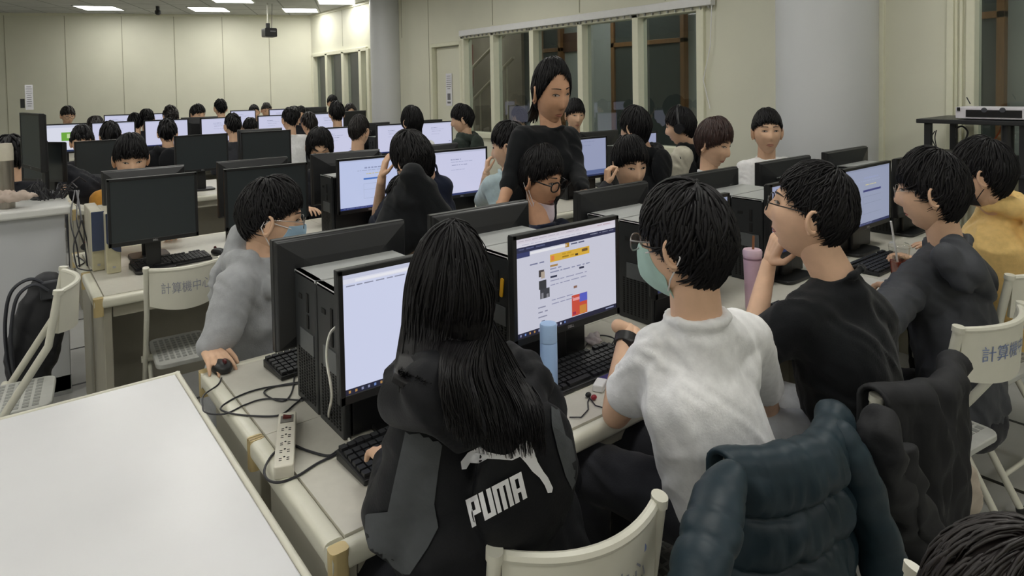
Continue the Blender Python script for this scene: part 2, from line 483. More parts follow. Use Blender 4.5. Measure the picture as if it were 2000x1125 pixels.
for i, (x, y) in enumerate(lightpos):
    lab = labels[i] if i < vis else 'fluorescent ceiling panel overhead, above the top edge of the photo'
    r = thing('ceiling_light', lab, 'ceiling light', (x, y, ZC), RL if i < vis else 0, 'fluorescent ceiling panels')
    put_parts(LP, r)
for y in (3.0, 6.0, 9.0, .5):  # unseen fill panels, added so the corridor behind the glass is not black
    r = thing('ceiling_light', 'unseen fill panel added on the corridor ceiling to brighten the corridor', 'ceiling light', (5.9, y, ZC), 0, 'added corridor fill panels')
    put_parts([make_part('diffuser', MB().box((0, 0, -.004), (.58, .60, .008)), glow('corridor_fill_glow', 'fffaf0', 17), smooth=False), LP[1]], r)
# projector hanging from the ceiling
p = Py(526, 64, 11.2)
pr = thing('projector', 'small black projector hanging from the ceiling before the back wall', 'projector', p)
MB().rbox((0, 0, 0), (.20, .2, .15), .02, 1).build('projector_body', M_black, pr, bevel=.006)
MB().cyl((-.02, 0, .07), (-.02, 0, .16), .035).build('mount', M_black, pr)
MB().cyl((-.02, 0, .15), (-.02, 0, ZC-p.z), .012).build('ceiling_pole', mat('grey_pole', 'b9b8ae', .5), pr)
MB().cyl((.05, .03, .07), (.07, .03, ZC-p.z), .004, n=6).build('cable', M_black, pr)
MB().box((.03, -.102, .02), (.09, .004, .02)).build('badge', M_ink, pr, smooth=False)
p = Py(308, 17, 12.5)
o = MB().cyl((0, 0, 0), (0, 0, .08), .03).ell((0, 0, -.02), (.05, .05, .05)).build('ceiling_sensor', M_black, None, org=(0, 0, 0)); o.location = (p.x, p.y, ZC-.085)
tag(o, 'small black sensor dome on the ceiling near the back wall', 'sensor')
p = Py(1, 1, 5)
# notices
def notice(name, lab, c, w, h, nrm_x, photo):
    r = thing(name, lab, 'notice', c)
    R = Matrix.Rotation(0, 3, 'Z') if not nrm_x else Matrix.Rotation(math.radians(-90), 3, 'Z')
    MB().box((0, 0, 0), (w, .004, h), R).build('sheet', M_paper, r, smooth=False)
    mb = MB()
    for k in range(7 if photo else 10):
        z = h*.42-k*h*(.065 if photo else .085); ww = w*random.uniform(.45, .8)
        mb.box(R @ Vector((0, -.003, z)), (ww, .002, h*.018), R)
    if photo:
        mb.box(R @ Vector((0, -.003, -h*.22)), (w*.5, .002, h*.2), R); mb.box(R @ Vector((-.0, -.003, -h*.4)), (w*.55, .002, h*.06), R)
    mb.build('print', M_ink, r, smooth=False)
random.seed(5)
p = Px(877, 175, XR+.015)
notice('door_notice', 'white paper notice with a dark picture taped on the cream door', (p.x, p.y, p.z), .15, .45, True, True)
# ------------------------------------------------------------------ furniture kinds
M_desk = mat('grey_laminate_top', 'c9c6bb', .38, var=.03, nscale=40)
M_edge = mat('cream_desk_edging', 'dcdaca', .3, var=.02)
M_tan = mat('tan_corner_cap', 'cdb886', .4, var=.04)
M_dpan = mat('desk_panel_beige', 'a9a596', .5, var=.03)
M_dline = mat('desk_joint', '6f6c62', .7)
M_mon = mat('monitor_black', '1a1b1d', .42, var=.08, nscale=90)
M_monb = mat('monitor_back_black', '202123', .38, var=.06)
M_off = mat('dark_screen', '31373a', .34, var=.02)
M_slot = mat('slot_black', '060606', .8)
M_silver = mat('silver_print', 'b5b6ba', .35, metal=.6)
M_case = mat('computer_case_black', '131416', .38, var=.1)
M_caset = mat('case_top_painted_glare', 'b4b6b5', .38, metal=.1, var=.04)  # glare of the ceiling lights on the black tops, painted as light grey
M_front = mat('case_front_charcoal', '232527', .45)
M_patch = mat('case_grey_patch', '55585a', .45)
M_grille = None
M_key = mat('keycap_black', '232427', .5)
M_ivory = mat('ivory_chair_plastic', 'dad8ca', .42, var=.02)
M_tubeiv = mat('ivory_chair_tube', 'd6d4c6', .35, var=.02)
M_seat = mat('grey_chair_seat', 'b8b9b4', .5)
M_text = mat('blue_marker', '7886ad', .8)
M_textg = mat('grey_marker', '9a9ca8', .8)
M_cable = mat('dark_cable', '26262c', .45)
M_wcable = mat('white_cable', 'e0dfd6', .4)

def desk_proto(L, D=.50, H=.74, left_end=False):
    """front edge at y=0, runs +x from 0, back at y=D"""
    t = .045; e = .04
    top = MB().box((L/2, e+(D-e)/2, H-t/2), (L-.002, D-e-.002, t-.002))
    ed = MB().rbox((L/2, e/2, H-t/2), (L, e, t), .015, 0)
    parts = []
    if left_end:
        top = MB().box((e+(L-e)/2, e+(D-e)/2, H-t/2), (L-e-.002, D-e-.002, t-.002))
        ed.rbox((e/2, D/2+e/2, H-t/2), (e, D-e, t), .012, 1)
    parts.append(make_part('desk_top', top, M_desk, smooth=False))
    parts.append(make_part('edge_trim', ed, M_edge))
    if left_end:
        for y in (.013, D-.006):
            cp = MB().rbox((.016, y, H-t/2-.014), (.036, .03 if y < .1 else .016, t+.03), .01, 2)
            parts.append(make_part('corner_cap', cp, M_tan, label='tan corner cap'))
    for x in (.05, L-.05):
        parts.append(make_part('side_panel', MB().box((x, D/2, (H-t)/2), (.03, D-.08, H-t)), M_dpan, .003, False))
    parts.append(make_part('modesty_panel', MB().box((L/2, D-.06, .42), (L-.14, .02, .5)), M_dpan, .002, False))
    parts.append(make_part('apron', MB().box((L/2, .06, H-t-.03), (L-.14, .02, .05)), M_dpan, .002, False))
    return parts
ROWS = {1: dict(edge=1.10, x0=.44, L=1.22, n=3), 2: dict(edge=3.10, x0=.27, L=1.27, n=3), 3: dict(edge=5.6, x0=.38, L=1.24, n=3),
        4: dict(edge=7.8, x0=.2, L=1.3, n=3), 5: dict(edge=10.0, x0=.2, L=1.3, n=3)}
ROWNAME = {1: 'front double row', 2: 'second double row', 3: 'third double row', 4: 'fourth double row', 5: 'last double row'}
ORD = ['first', 'second', 'third', 'fourth', 'fifth', 'sixth', 'seventh', 'eighth']
for r, d in ROWS.items():
    A, Bq = desk_proto(d['L'], left_end=True), desk_proto(d['L'])
    for k in range(d['n']):
        for side in ('near', 'far'):
            e = thing('computer_desk', 'beige computer desk, %s from the left aisle, %s side of the %s' % (ORD[k], side, ROWNAME[r]),
                      'desk', (0, 0, 0), group='computer desks in double rows')
            x = d['x0']+k*d['L']
            if side == 'near':
                e.location = (x, d['edge'], 0); put_parts(A if k == 0 else Bq, e)
            else:
                # mirror: far desk turned round, its left end needs the caps on the other end
                e.location = (x, d['edge']+1.0, 0); e.scale = (1, -1, 1); put_parts(A if k == 0 else Bq, e)

# ---- monitors
MW, MH, MZ0 = .41, .31, .12
def scr_mat(c, k=1.0): return glow('screen_'+c+('%d' % int(k*100)), c, SCREEN_STRENGTH*k)
def screen_quads(kind):
    mb = MB(); mats = []
    w, h = MW-.026, MH-.034; x0 = -w/2; zt = MZ0+MH-.013
    def q(u0, v0, u1, v1, c, lay=1, k=1.0, m=None):
        m = m or scr_mat(c, k)
        if m not in mats: mats.append(m)
        y = -.0005-.0004*lay
        mb.cur = mats.index(m)
        mb.quad((x0+u0*w, y, zt-v0*h), (x0+u0*w, y, zt-v1*h), (x0+u1*w, y, zt-v1*h), (x0+u1*w, y, zt-v0*h))
    rnd = random.Random(hash(kind) % 1000 if False else sum(map(ord, kind)))
    def lines(u0, u1, v0, v1, n, c, hh=.008):
        for i in range(n):
            v = v0+(v1-v0)*i/max(1, n-1); u = u0
            while u < u1-.02:
                l = min(rnd.uniform(.02, .09), u1-u); q(u, v, u+l, v+hh, c, 2); u += l+rnd.uniform(.008, .02)
            if rnd.random() < .3: pass
    def taskbar(c='1d2038'):
        q(0, .952, 1, 1, c, 2)
        for i in range(11):
            q(.02+i*.042, .965, .034+i*.042, .987, rnd.choice(['6f8fd0', 'd0d4e8', '8a8fb0', 'b58a50']), 3)
        q(.88, .968, .97, .982, '9098b8', 3)
    if kind == 'off':
        q(0, 0, 1, 1, '', 1, m=M_off)
    elif kind == 'doc':
        q(0, 0, 1, 1, 'd9dffa'); q(0, 0, 1, .035, 'cfd3ea', 2); q(0, .035, 1, .075, 'e6e8f8', 2); q(.08, .045, .6, .066, 'f4f5fd', 3)
        lines(.02, .5, .09, .09, 1, '8f93aa', .01); lines(.55, .95, .012, .012, 1, 'a08a98', .008)
        q(.44, .15, .48, .185, '3b4154', 2); q(.455, .15, .49, .17, 'd9dffa', 3); q(.5, .152, .62, .185, '4c9be0', 2)
        lines(.43, .75, .235, .235, 1, 'd9c79a', .02); lines(.43, .75, .285, .33, 2, 'a8aec8', .012)
        q(.55, .41, .9, .56, '2f5ad0', 2); q(.57, .45, .72, .47, 'a8c0f4', 3); q(.57, .5, .68, .52, 'a8c0f4', 3)
        q(.55, .4, .56, .41, '222222', 2)
        lines(.55, .85, .6, .65, 3, 'e0c078', .014); q(.55, .7, .85, .725, '3b88b8', 2); taskbar()
    elif kind == 'shop':
        q(0, 0, 1, 1, 'd2d3e3'); q(0, 0, 1, .045, 'dcd6e2', 2); q(0, .045, 1, .085, 'e2e0ec', 2)
        lines(.02, .6, .02, .02, 1, 'a9a3b4', .008); lines(.05, .7, .06, .06, 1, 'b3afc4', .008); lines(.8, .97, .02, .02, 1, 'b08a92', .008)
        q(0, .085, 1, .14, '252a4c', 2); lines(.02, .3, .1, .1, 1, '8a90b8', .014); lines(.72, .98, .1, .1, 1, 'c8cbe0', .012)
        q(0, .14, .12, .19, '323a6c', 2); q(.12, .15, .48, .175, 'f0f0f6', 3); q(.46, .14, .5, .185, 'b0862a', 3); lines(.52, .68, .155, .155, 1, '4a5070', .014)
        q(.31, .225, .71, .305, 'e0b23c', 2); q(.32, .24, .35, .29, 'e8844a', 3); lines(.43, .55, .24, .27, 2, '6a5016', .016)
        q(.63, .24, .69, .27, '70542a', 3); q(.56, .275, .59, .295, '3a2c16', 3)
        lines(.12, .28, .275, .275, 1, '7c80a0', .014)
        # plain product picture: a pale oval over a dark garment
        q(.2, .36, .25, .43, '3f3a3a', 3); q(.22, .38, .255, .45, 'b6a898', 4); q(.2, .47, .27, .56, '34363a', 3); q(.21, .56, .3, .66, '3c3e46', 3); q(.22, .6, .24, .66, '8a8a92', 4); q(.27, .62, .29, .66, '8a8a92', 4)
        lines(.19, .28, .74, .84, 3, '8e90a8', .012); q(.22, .885, .25, .9, '555870', 3)
        lines(.31, .4, .335, .335, 1, 'b08a50', .02); lines(.31, .45, .37, .37, 1, '8a8eac', .012); lines(.31, .72, .405, .405, 1, '8a8eac', .012)
        q(.31, .45, .375, .47, '30344e', 3); q(.6, .43, .65, .452, '30344e', 3); lines(.31, .68, .495, .54, 2, '9a9cb8', .01)
        q(.54, .62, .575, .645, '8e6a5a', 3); lines(.32, .55, .70, .74, 2, '9a9cb8', .01)
        q(.52, .72, .68, .945, 'd0503c', 2); q(.6, .72, .68, .81, '5a62c8', 3); q(.6, .85, .67, .94, 'd08a3c', 3); q(.53, .75, .6, .78, 'f0a0a0', 3); q(.53, .9, .56, .93, 'a02a4c', 3)
        taskbar('1c1d38')
    elif kind in ('form', 'formdim'):
        k = 1.0 if kind == 'form' else .55
        q(0, 0, 1, 1, 'c8d3f6', 1, k); q(0, 0, 1, .03, 'bcc6e8', 2, k)
        lines(.42, .75, .16, .16, 1, '9aa4c8', .03); lines(.3, .8, .22, .22, 1, 'a4aecb', .012); lines(.45, .72, .29, .29, 1, 'd0c898', .016)
        q(.40, .385, .8, .42, '4a78c8' if kind == 'form' else '4a50a0', 2, k)
        for v in (.5, .62, .8): q(.4, v, .8, v+.006, 'aab4d4', 2, k)
        q(.4, .5, .404, .8, 'aab4d4', 2, k); q(.0, .955, 1, 1, '2c3a78', 2, k); lines(.05, .6, .97, .97, 1, '8a94c0', .012)
    elif kind == 'green':
        q(0, 0, 1, 1, 'e6e9f8'); q(0, 0, 1, .1, 'd2d6ea', 2); q(.42, .28, .98, .6, '6fae3c', 2); q(.55, .34, .62, .5, 'c8e0a8', 3); q(.75, .33, .8, .56, '5a8a3a', 3); q(0, .94, 1, 1, '26365c', 2)
    elif kind == 'blue':
        q(0, 0, 1, 1, 'aeb6d8', 1, .8); lines(.05, .7, .06, .06, 1, '8890b0', .012); lines(.1, .6, .16, .16, 1, '8890b0', .012); q(0, .84, 1, .95, '6878a8', 2, .8); q(0, .955, 1, 1, '283258', 2)
    else:
        q(0, 0, 1, 1, 'd6d8f4'); q(0, 0, 1, .04, 'c4c8e2', 2)
        lines(.3, .5, .18, .18, 1, '9298ba', .02); lines(.3, .75, .24, .24, 1, 'a8aed0', .012); lines(.32, .62, .31, .31, 1, '9298ba', .014); lines(.3, .6, .42, .42, 1, 'a8aed0', .01)
        q(.9, .72, .95, .74, '6a70a0', 2); q(0, .955, 1, 1, '2a3568', 2)
    return mb, mats
DELL = text_raw('DELL', .011, .0003)
def monitor_proto(kind, logo=True):
    z0, z1 = MZ0, MZ0+MH; zc = (z0+z1)/2
    hs = MB().box((0, .0105, zc), (MW, .019, MH))
    for s in (-1, 1): hs.box((s*(MW/2-.0065), -.001, zc), (.013, .006, MH))
    hs.box((0, -.001, z1-.0065), (MW, .006, .013)); hs.box((0, -.001, z0+.0105), (MW, .006, .021))
    bk = MB()
    # back shell: full rectangle stepping in to a shallow bulge
    def ring(w, h, y, dz=0): return [(-w/2, y, zc-h/2+dz), (w/2, y, zc-h/2+dz), (w/2, y, zc+h/2+dz), (-w/2, y, zc+h/2+dz)]
    R = ring(MW-.004, MH-.004, .019)+ring(MW-.012, MH-.012, .030)+ring(MW*.62, MH*.62, .046)+ring(MW*.5, MH*.5, .050)
    bk.add(R, [(a*4+i, a*4+(i+1) % 4, a*4+4+(i+1) % 4, a*4+4+i) for a in range(3) for i in range(4)]+[(12, 13, 14, 15)])
    sl = MB().box((0, .0335, z1-.030), (MW*.72, .006, .0045))
    sm, smats = screen_quads(kind)
    subs = []
    if logo:
        lg = MB().raw(DELL, 0, Matrix.Translation((0, -.0045, z0+.0105)) @ Matrix.Rotation(math.radians(90), 4, 'X'))
        subs.append(make_part('maker_lettering', lg, M_silver, smooth=False))
    nk = MB().rbox((0, .062, .16), (.07, .022, .31), .008)
    bs = MB().rbox((0, .06, .007), (.19, .16, .014), .03)
    return [make_part('housing', hs, M_mon, .002, False, subs), make_part('screen', sm, smats, 0, False),
            make_part('back_cover', bk, M_monb, .003, False, [make_part('vent_slot', sl, M_slot, 0, False)]),
            make_part('stand_neck', nk, M_mon, .002, False), make_part('stand_base', bs, M_mon, .003)]
MP = {}
def monitor(lab, x, y, z=.74, rz=0., kind='off', sx=1., dz=0., group='desk monitors', sz=1.):
    if kind not in MP: MP[kind] = monitor_proto(kind)
    t = thing('computer_monitor', lab, 'monitor', (x, y, z), rz, group); t.scale = (sx, 1, sz)
    put_parts(MP[kind], t, dz); return t
NPLANE = {1: 1.38, 2: 3.40, 3: 5.9, 4: 8.1, 5: 10.3}; FPLANE = {1: 1.80, 2: 3.80, 3: 6.3, 4: 8.5, 5: 10.7}
DZ = {1: 0, 2: .02, 3: .045, 4: .10, 5: .11}
KNAME = {'off': 'switched off black monitor', 'doc': 'monitor with blue logo page', 'shop': 'monitor with yellow banner page',
         'form': 'monitor showing a pale blue form', 'formdim': 'monitor showing a dark blue bar', 'plain': 'monitor showing a mostly white page',
         'green': 'monitor showing a green picture', 'blue': 'monitor showing a greyish blue page'}
# (row, side, pixel of left edge or -right edge, row pixel, kind, x scale)
MON = [(1, 'n', 658, 540, 'doc', .98), (1, 'n', 1000, 463, 'shop', 1.03), (1, 'n', -1424, 372, 'formdim', 1.05), (1, 'n', 1503, 353, 'blue', 1.15), (1, 'n', 1645, 322, 'formdim', 1.27), (1, 'n', 1752, 302, 'off', 1.3),
       (1, 'f', 527, 475, 'off', .99), (1, 'f', 835, 430, 'off', .99), (1, 'f', 1120, 370, 'off', 1.0), (1, 'f', 1312, 341, 'off', 1.17), (1, 'f', 1475, 305, 'off', 1.26), (1, 'f', 1605, 285, 'off', 1.3),
       (2, 'n', 207, 343, 'off', .91), (2, 'n', 437, 328, 'off', 1.03), (2, 'n', 658, 308, 'form', .93), (2, 'n', 845, 286, 'plain', 1.0), (2, 'n', -1185, 258, 'blue', 1.05), (2, 'n', -1283, 237, 'blue', 1.05),
       (2, 'f', 197, 335, 'off', .92), (2, 'f', 422, 318, 'off', .95), (2, 'f', 605, 297, 'off', 1.1), (2, 'f', 790, 273, 'off', 1.), (2, 'f', 1130, 240, 'off', 1.1),
       (3, 'n', 145, 288, 'off', .85), (3, 'n', 340, 268, 'off', 1.02), (3, 'n', 470, 260, 'off', 1.07), (3, 'n', 612, 250, 'plain', 1.0), (3, 'n', 735, 243, 'plain', 1.0), (3, 'n', 822, 235, 'plain', .95),
       (3, 'f', 463, 254, 'off', 1.), (3, 'f', 690, 237, 'off', 1.0), (3, 'f', 800, 230, 'off', 1.0),
       (4, 'n', 80, 243, 'green', .95), (4, 'n', 178, 254, 'plain', 1.0), (4, 'n', 281, 247, 'plain', 1.1), (4, 'n', 391, 236, 'plain', 1.1), (4, 'n', 503, 230, 'plain', .9), (4, 'n', 613, 224, 'plain', 1.0),
       (4, 'f', 353, 224, 'off', 1.0), (4, 'f', 660, 217, 'off', 1.0),
       (5, 'n', 203, 232, 'plain', .8), (5, 'n', 298, 230, 'plain', .8), (5, 'n', 450, 217, 'plain', .9), (5, 'n', 525, 214, 'plain', .9), (5, 'f', 596, 209, 'off', .9)]
cnt = {}
MONX = {}
for (r, s, px, py, kind, sx) in MON:
    yp = NPLANE[r] if s == 'n' else FPLANE[r]
    x = Py(abs(px), py, yp).x; w = MW*sx
    xc = x+w/2 if px > 0 else x-w/2
    k = cnt.get((r, s), 0); cnt[(r, s)] = k+1
    MONX[(r, s, k)] = xc
    if s == 'n': lab = '%s, %s from left, near side of %s' % (KNAME[kind], ORD[k], ROWNAME[r])
    else: lab = 'black monitor seen from behind, %s from left, far side of %s' % (ORD[k], ROWNAME[r])
    if s == 'n': monitor(lab, xc, yp, rz=0, kind=kind, sx=sx, dz=DZ[r])
    else: monitor(lab, xc, yp, rz=math.pi, kind='off', sx=sx, dz=DZ[r])

# ---- towers: black desktop computers standing between the two desks, fronts turned to the left aisle
def tower_proto():
    Lx, Wy, H = .30, .150, .35   # front at x=0 facing -x
    ch = MB().box((Lx/2+.012, 0, H/2-.002), (Lx-.024, Wy-.004, H-.012))
    tp = MB().box((Lx/2, 0, H-.004), (Lx, Wy-.002, .008))
    fr = MB().rbox((.010, 0, H/2), (.02, Wy, H), .006, 2)
    pt = MB().box((-.001, -.012, H*.50), (.003, Wy*.62, .055))
    gr = MB()
    for i in range(17):
        for j in range(7):
            gr.box((-.0006, -Wy*.36+j*Wy*.115, .02+i*.0078), (.002, .007, .0042))
    dv = MB().box((-.001, -.02, H*.80), (.003, .012, .05)).box((-.001, -.02, H*.68), (.003, .012, .018)).box((-.001, -.02, H*.63), (.003, .012, .018)).box((-.001, .03, H*.82), (.002, .022, .012))
    return [make_part('chassis', ch, M_case, .002, False), make_part('top_panel', tp, M_caset, .0015, False, label='top panel greyed with painted ceiling glare'),
            make_part('front_bezel', fr, M_front, .002, False, [make_part('grey_patch', pt, M_patch, 0, False), make_part('lower_grille', gr, M_slot, 0, False), make_part('port', dv, M_slot, 0, False)])]
TP = tower_proto()
TPS = []
def tower(lab, x, y, z=.74, sx=1.):
    t = thing('desktop_computer', lab, 'computer', (x, y, z), 0, 'black desktop computers between the monitors'); t.scale = (sx, 1, 1)
    put_parts(TP, t); return t
for k, (x0, sx) in enumerate(((.615, 1.), (1.12, 1.0), (1.74, 1.0), (2.45, 1.1), (3.1, 1.2), (3.75, 1.2))):
    tower('black desktop computer with grey top, %s pair, front double row, nearer, grey painted as glare' % ORD[k], x0, 1.52, sx=sx)
    tower('black desktop computer with grey top, %s pair, front double row, farther, grey painted as glare' % ORD[k], x0, 1.678, sx=sx)
for k in range(1, 6):
    x0 = MONX[(2, 'n', k)]-.165
    if k == 2: x0 = Py(640, 430, 3.5).x+.0
    tower('black desktop computer in the second double row, standing behind the %s monitor from the left' % ORD[k], x0, 3.52)
for k in range(3, 6):
    tower('black desktop computer in the third double row, standing behind the %s monitor from the left' % ORD[k], MONX[(3, 'n', k)]-.2, 6.02)

# ---- keyboards and mice
def keyboard_proto():
    b = MB(); L, D = .40, .135
    b.add([(-L/2, -D/2, 0), (L/2, -D/2, 0), (L/2, D/2, 0), (-L/2, D/2, 0), (-L/2, -D/2, .012), (L/2, -D/2, .012), (L/2, D/2, .024), (-L/2, D/2, .024)],
          [(3, 2, 1, 0), (4, 5, 6, 7), (0, 1, 5, 4), (1, 2, 6, 5), (2, 3, 7, 6), (3, 0, 4, 7)])
    k = MB(); tilt = Matrix.Rotation(math.atan2(.012, D), 3, 'X')
    for r in range(6):
        n = 19
        for c in range(n):
            x = -L/2+.014+c*(L-.028)/(n-1); y = -D/2+.016+r*.0205+(.006 if r == 5 else 0)
            if c in (14, 18) and r == 5: continue
            if r == 0 and 4 <= c <= 8:
                if c != 6: continue
                k.box((x, y, .018+r*.0019), (.085, .015, .008), tilt); continue
            k.box((x, y, .018+r*.0019), (.0165, .015, .008), tilt)
    return [make_part('keyboard_body', b, M_mon, .003, False), make_part('keycaps', k, M_key, 0, False)]
KP = keyboard_proto()
def keyboard(lab, x, y, rz=0., z=.74, sx=.95):
    t = thing('keyboard', lab, 'keyboard', (x, y, z), rz, 'black keyboards'); t.scale = (sx, 1, 1); put_parts(KP, t); return t
def mouse(lab, x, y, rz=0., z=.74):
    t = thing('computer_mouse', lab, 'mouse', (x, y, z), rz, 'black mice')
    v, f = organic([('e', (0, 0, .012), (.029, .052, .022))], .004, 3)
    v = [(p[0], p[1], max(p[2], 0.0)) for p in v]
    MB().raw((v, f)).build('mouse_shell', M_mon, t)
    MB().cyl((-.003, .028, .032), (.003, .028, .032), .008).build('scroll_wheel', mat('red_wheel', '5a1c20', .4), t)
    return t

# ---- folding chairs
def chair_proto(text, tmat, ztop=.86):
    """front is +y; seat centre above the origin"""
    parts = []
    hw = .175
    # back panel, bowed towards -y
    rows = []
    zs = [ztop-.165+.165*i/8 for i in range(9)]
    for z in zs:
        row = []
        for j in range(17):
            u = -1+2*j/16
            sag = -.0+.022*(u*u) if False else 0
            zz = z
            if z < ztop-.08: zz = z+.02*(u*u)*(1-(z-(ztop-.165))/.085)
            row.append((u*hw, -.20-.055*(1-u*u)-.06*(z-ztop+.165), zz))
        rows.append(row)
    pan = MB().sheet(rows, .014)
    rim = MB().tube([(p[0], p[1]+.006, p[2]+.002) for p in rows[-1]], .010, 8)
    subs = [make_part('panel_rim', rim, M_ivory)]
    if text:
        T = text_raw(text, .05, .0)
        mb = MB(); vs = []
        mt = Matrix.Translation((0, 0, ztop-.075)) @ Matrix.Rotation(math.radians(90), 4, 'X')
        for p in T[0]:
            q = mt @ Vector(p); u = q.x/hw; y = -.20-.055*(1-u*u)-.06*(q.z-ztop+.165)-.0015; vs.append((q.x, y, q.z))
        mb.add(vs, T[1]); subs.append(make_part('lettering', mb, tmat, 0, False))
        mb = MB().cyl((.12, -.235, ztop-.04), (.12, -.225, ztop-.04), .008); subs.append(make_part('sticker', mb, M_text))
    parts.append(make_part('back_panel', pan, M_ivory, subs=subs))
    for s in (-1, 1):
        x = s*(hw+.012)
        up = MB().tube([(x, .20, .012), (x, -.02, .44), (x, -.17, ztop-.18), (x, -.205, ztop+.004)], .0135, 10)
        up.cyl((x, -.204, ztop+.0), (x, -.206, ztop+.016), .0165, n=14)
        parts.append(make_part('leg', up, M_tubeiv, subs=[make_part('rubber_foot', MB().cyl((x, .205, 0), (x, .198, .03), .018), M_black)]))
        x2 = s*(hw-.012)
        rl = MB().tube([(x2, -.24, .012), (x2, -.02, .40), (x2, .12, .44)], .012, 10)
        parts.append(make_part('leg', rl, M_tubeiv, subs=[make_part('rubber_foot', MB().cyl((x2, -.243, 0), (x2, -.235, .03), .017), M_black)]))
        parts.append(make_part('pivot', MB().cyl((s*(hw+.03), -.0, .435), (s*(hw-.03), 0, .435), .014), M_ivory))
    st = MB().rbox((0, 0.0, .445), (2*hw-.05, .34, .022), .04)
    g = MB()
    for i in range(9):
        for j in range(9): g.box((-.12+i*.03, -.12+j*.03, .4565), (.02, .02, .002))
    parts.append(make_part('seat', st, M_seat, .004, subs=[make_part('seat_pattern', g, mat('seat_dimple', '8f908c', .6), 0, False)]))
    parts.append(make_part('stretcher', MB().cyl((-hw, .14, .13), (hw, .14, .13), .008), M_tubeiv))
    parts.append(make_part('stretcher', MB().cyl((-hw+.01, -.18, .12), (hw-.01, -.18, .12), .008), M_tubeiv))
    return parts
CHP = {}
def chair(lab, x, y, rz=0., text='計算機中心', blue=True, sx=1.):
    k = (text, blue)
    if k not in CHP: CHP[k] = chair_proto(text, M_text if blue else M_textg)
    t = thing('folding_chair', lab, 'chair', (x, y, 0), rz, 'ivory folding chairs'); t.scale = (sx, 1, 1)
    put_parts(CHP[k], t); return t
# ------------------------------------------------------------------ people
M_skin = mat('skin', 'deb698', .5, var=.05, nscale=30, spec=.35)
M_skin2 = mat('skin_warm', 'd0a182', .5, var=.05, nscale=30, spec=.35)
M_hair = mat('black_hair', '0d0b0e', .5, var=.3, nscale=60, spec=.28)
M_hairb = mat('brown_hair', '36221e', .42, var=.3, nscale=60, spec=.5)
M_hairc = mat('dark_brown_hair', '1d1716', .45, var=.3, nscale=60, spec=.5)
M_lip = mat('lips', 'a8675c', .5)
M_eyew = mat('eye_white', 'b9b0a9', .3)
M_iris = mat('iris_dark', '17110f', .15)
M_brow = mat('eyebrow_dark', '2a211f', .7)
M_gframe = mat('spectacle_frame', '0c0c10', .3)
M_gmetal = mat('spectacle_metal', '8f8c8a', .3, metal=.8)
M_glens = glass_mat('spectacle_lens', (.93, .94, .96), .04, .12)
M_maskb = mat('pale_blue_mask', 'a9c9e2', .8, bump=.2)
M_maskg = mat('pale_green_mask', 'b3d2c8', .8, bump=.2)
M_maskp = mat('pale_pink_mask', 'e2d3dc', .8, bump=.2)
M_maskk = mat('black_mask', '1b1b1e', .8)
M_strap = mat('mask_strap', 'e6e2e2', .7)
def cloth(name, col, rough=.85, sheen=.1, bump=.25):
    return mat(name, col, rough, var=.06, nscale=50, bump=bump, bscale=220, spec=.2, sheen=sheen)
def ss(a, b, x):
    t = min(1, max(0, (x-a)/(b-a))); return t*t*(3-2*t)
def g(x): return math.exp(-x*x)
HW, HD, HH = .071, .091, .113
def head_base(d, grow=0.):
    x, y, z = d
    px, py, pz = HW*x, HD*y, HH*z
    if z < 0:
        k = -z; px *= 1-.26*k**1.4
        py *= (1-.05*k) if y > 0 else (1-.42*k)
    elif y < 0: py *= 1.04
    p = Vector((px, py, pz))
    if grow: p += Vector((d[0]/HW, d[1]/HD, d[2]/HH)).normalized()*grow
    return p
def head_pt(d):
    p = head_base(d)
    if d[1] > -.1:
        x, z = p.x, p.z; f = ss(-.1, .35, d[1])
        nz = ss(.026, -.026, z)*ss(-.045, -.031, z)
        dy = .021*g(x/(.0085+.006*ss(.02, -.03, z)))*nz
        dy -= .0075*g((abs(x)-.030)/.016)*g((z-.010)/.011)
        dy += .0035*g((z-.032)/.009)*g(x/.05)
        dy += .004*g((abs(x)-.040)/.016)*g((z+.022)/.018)
        dy += .0058*g(x/.021)*(g((z+.055)/.006)+g((z+.069)/.0065))
        dy -= .003*g(x/.024)*g((z+.0618)/.003)
        dy += .008*g(x/.024)*g((z+.094)/.014)
        dy -= .004*g(x/.03)*g((z+.081)/.006)
        p.y += dy*f
    return p
def face_at(x, z, off=0.):
    zz = max(-.98, min(.98, z/HH)); k = -zz if zz < 0 else 0
    xx = x/(HW*(1-.26*k**1.4)); xx = max(-.95, min(.95, xx))
    y = math.sqrt(max(.02, 1-xx*xx-zz*zz))
    p = head_pt((xx, y, zz)); p.y += off; return p
def head_raw(nu=64, nv=48):
    vs = []; fs = []
    for j in range(1, nv):
        th = math.pi*j/nv
        for i in range(nu):
            ph = 2*math.pi*i/nu
            vs.append(head_pt((math.sin(th)*math.sin(ph), math.sin(th)*math.cos(ph), math.cos(th))))
    vs += [head_pt((0, 0, 1)), head_pt((0, 0, -1))]
    for j in range(nv-2):
        for i in range(nu):
            i2 = (i+1) % nu; fs.append((j*nu+i, j*nu+i2, (j+1)*nu+i2, (j+1)*nu+i))
    T = (nv-1)*nu
    for i in range(nu):
        i2 = (i+1) % nu; fs.append((T, i2, i)); fs.append((T+1, (nv-2)*nu+i, (nv-2)*nu+i2))
    return vs, fs
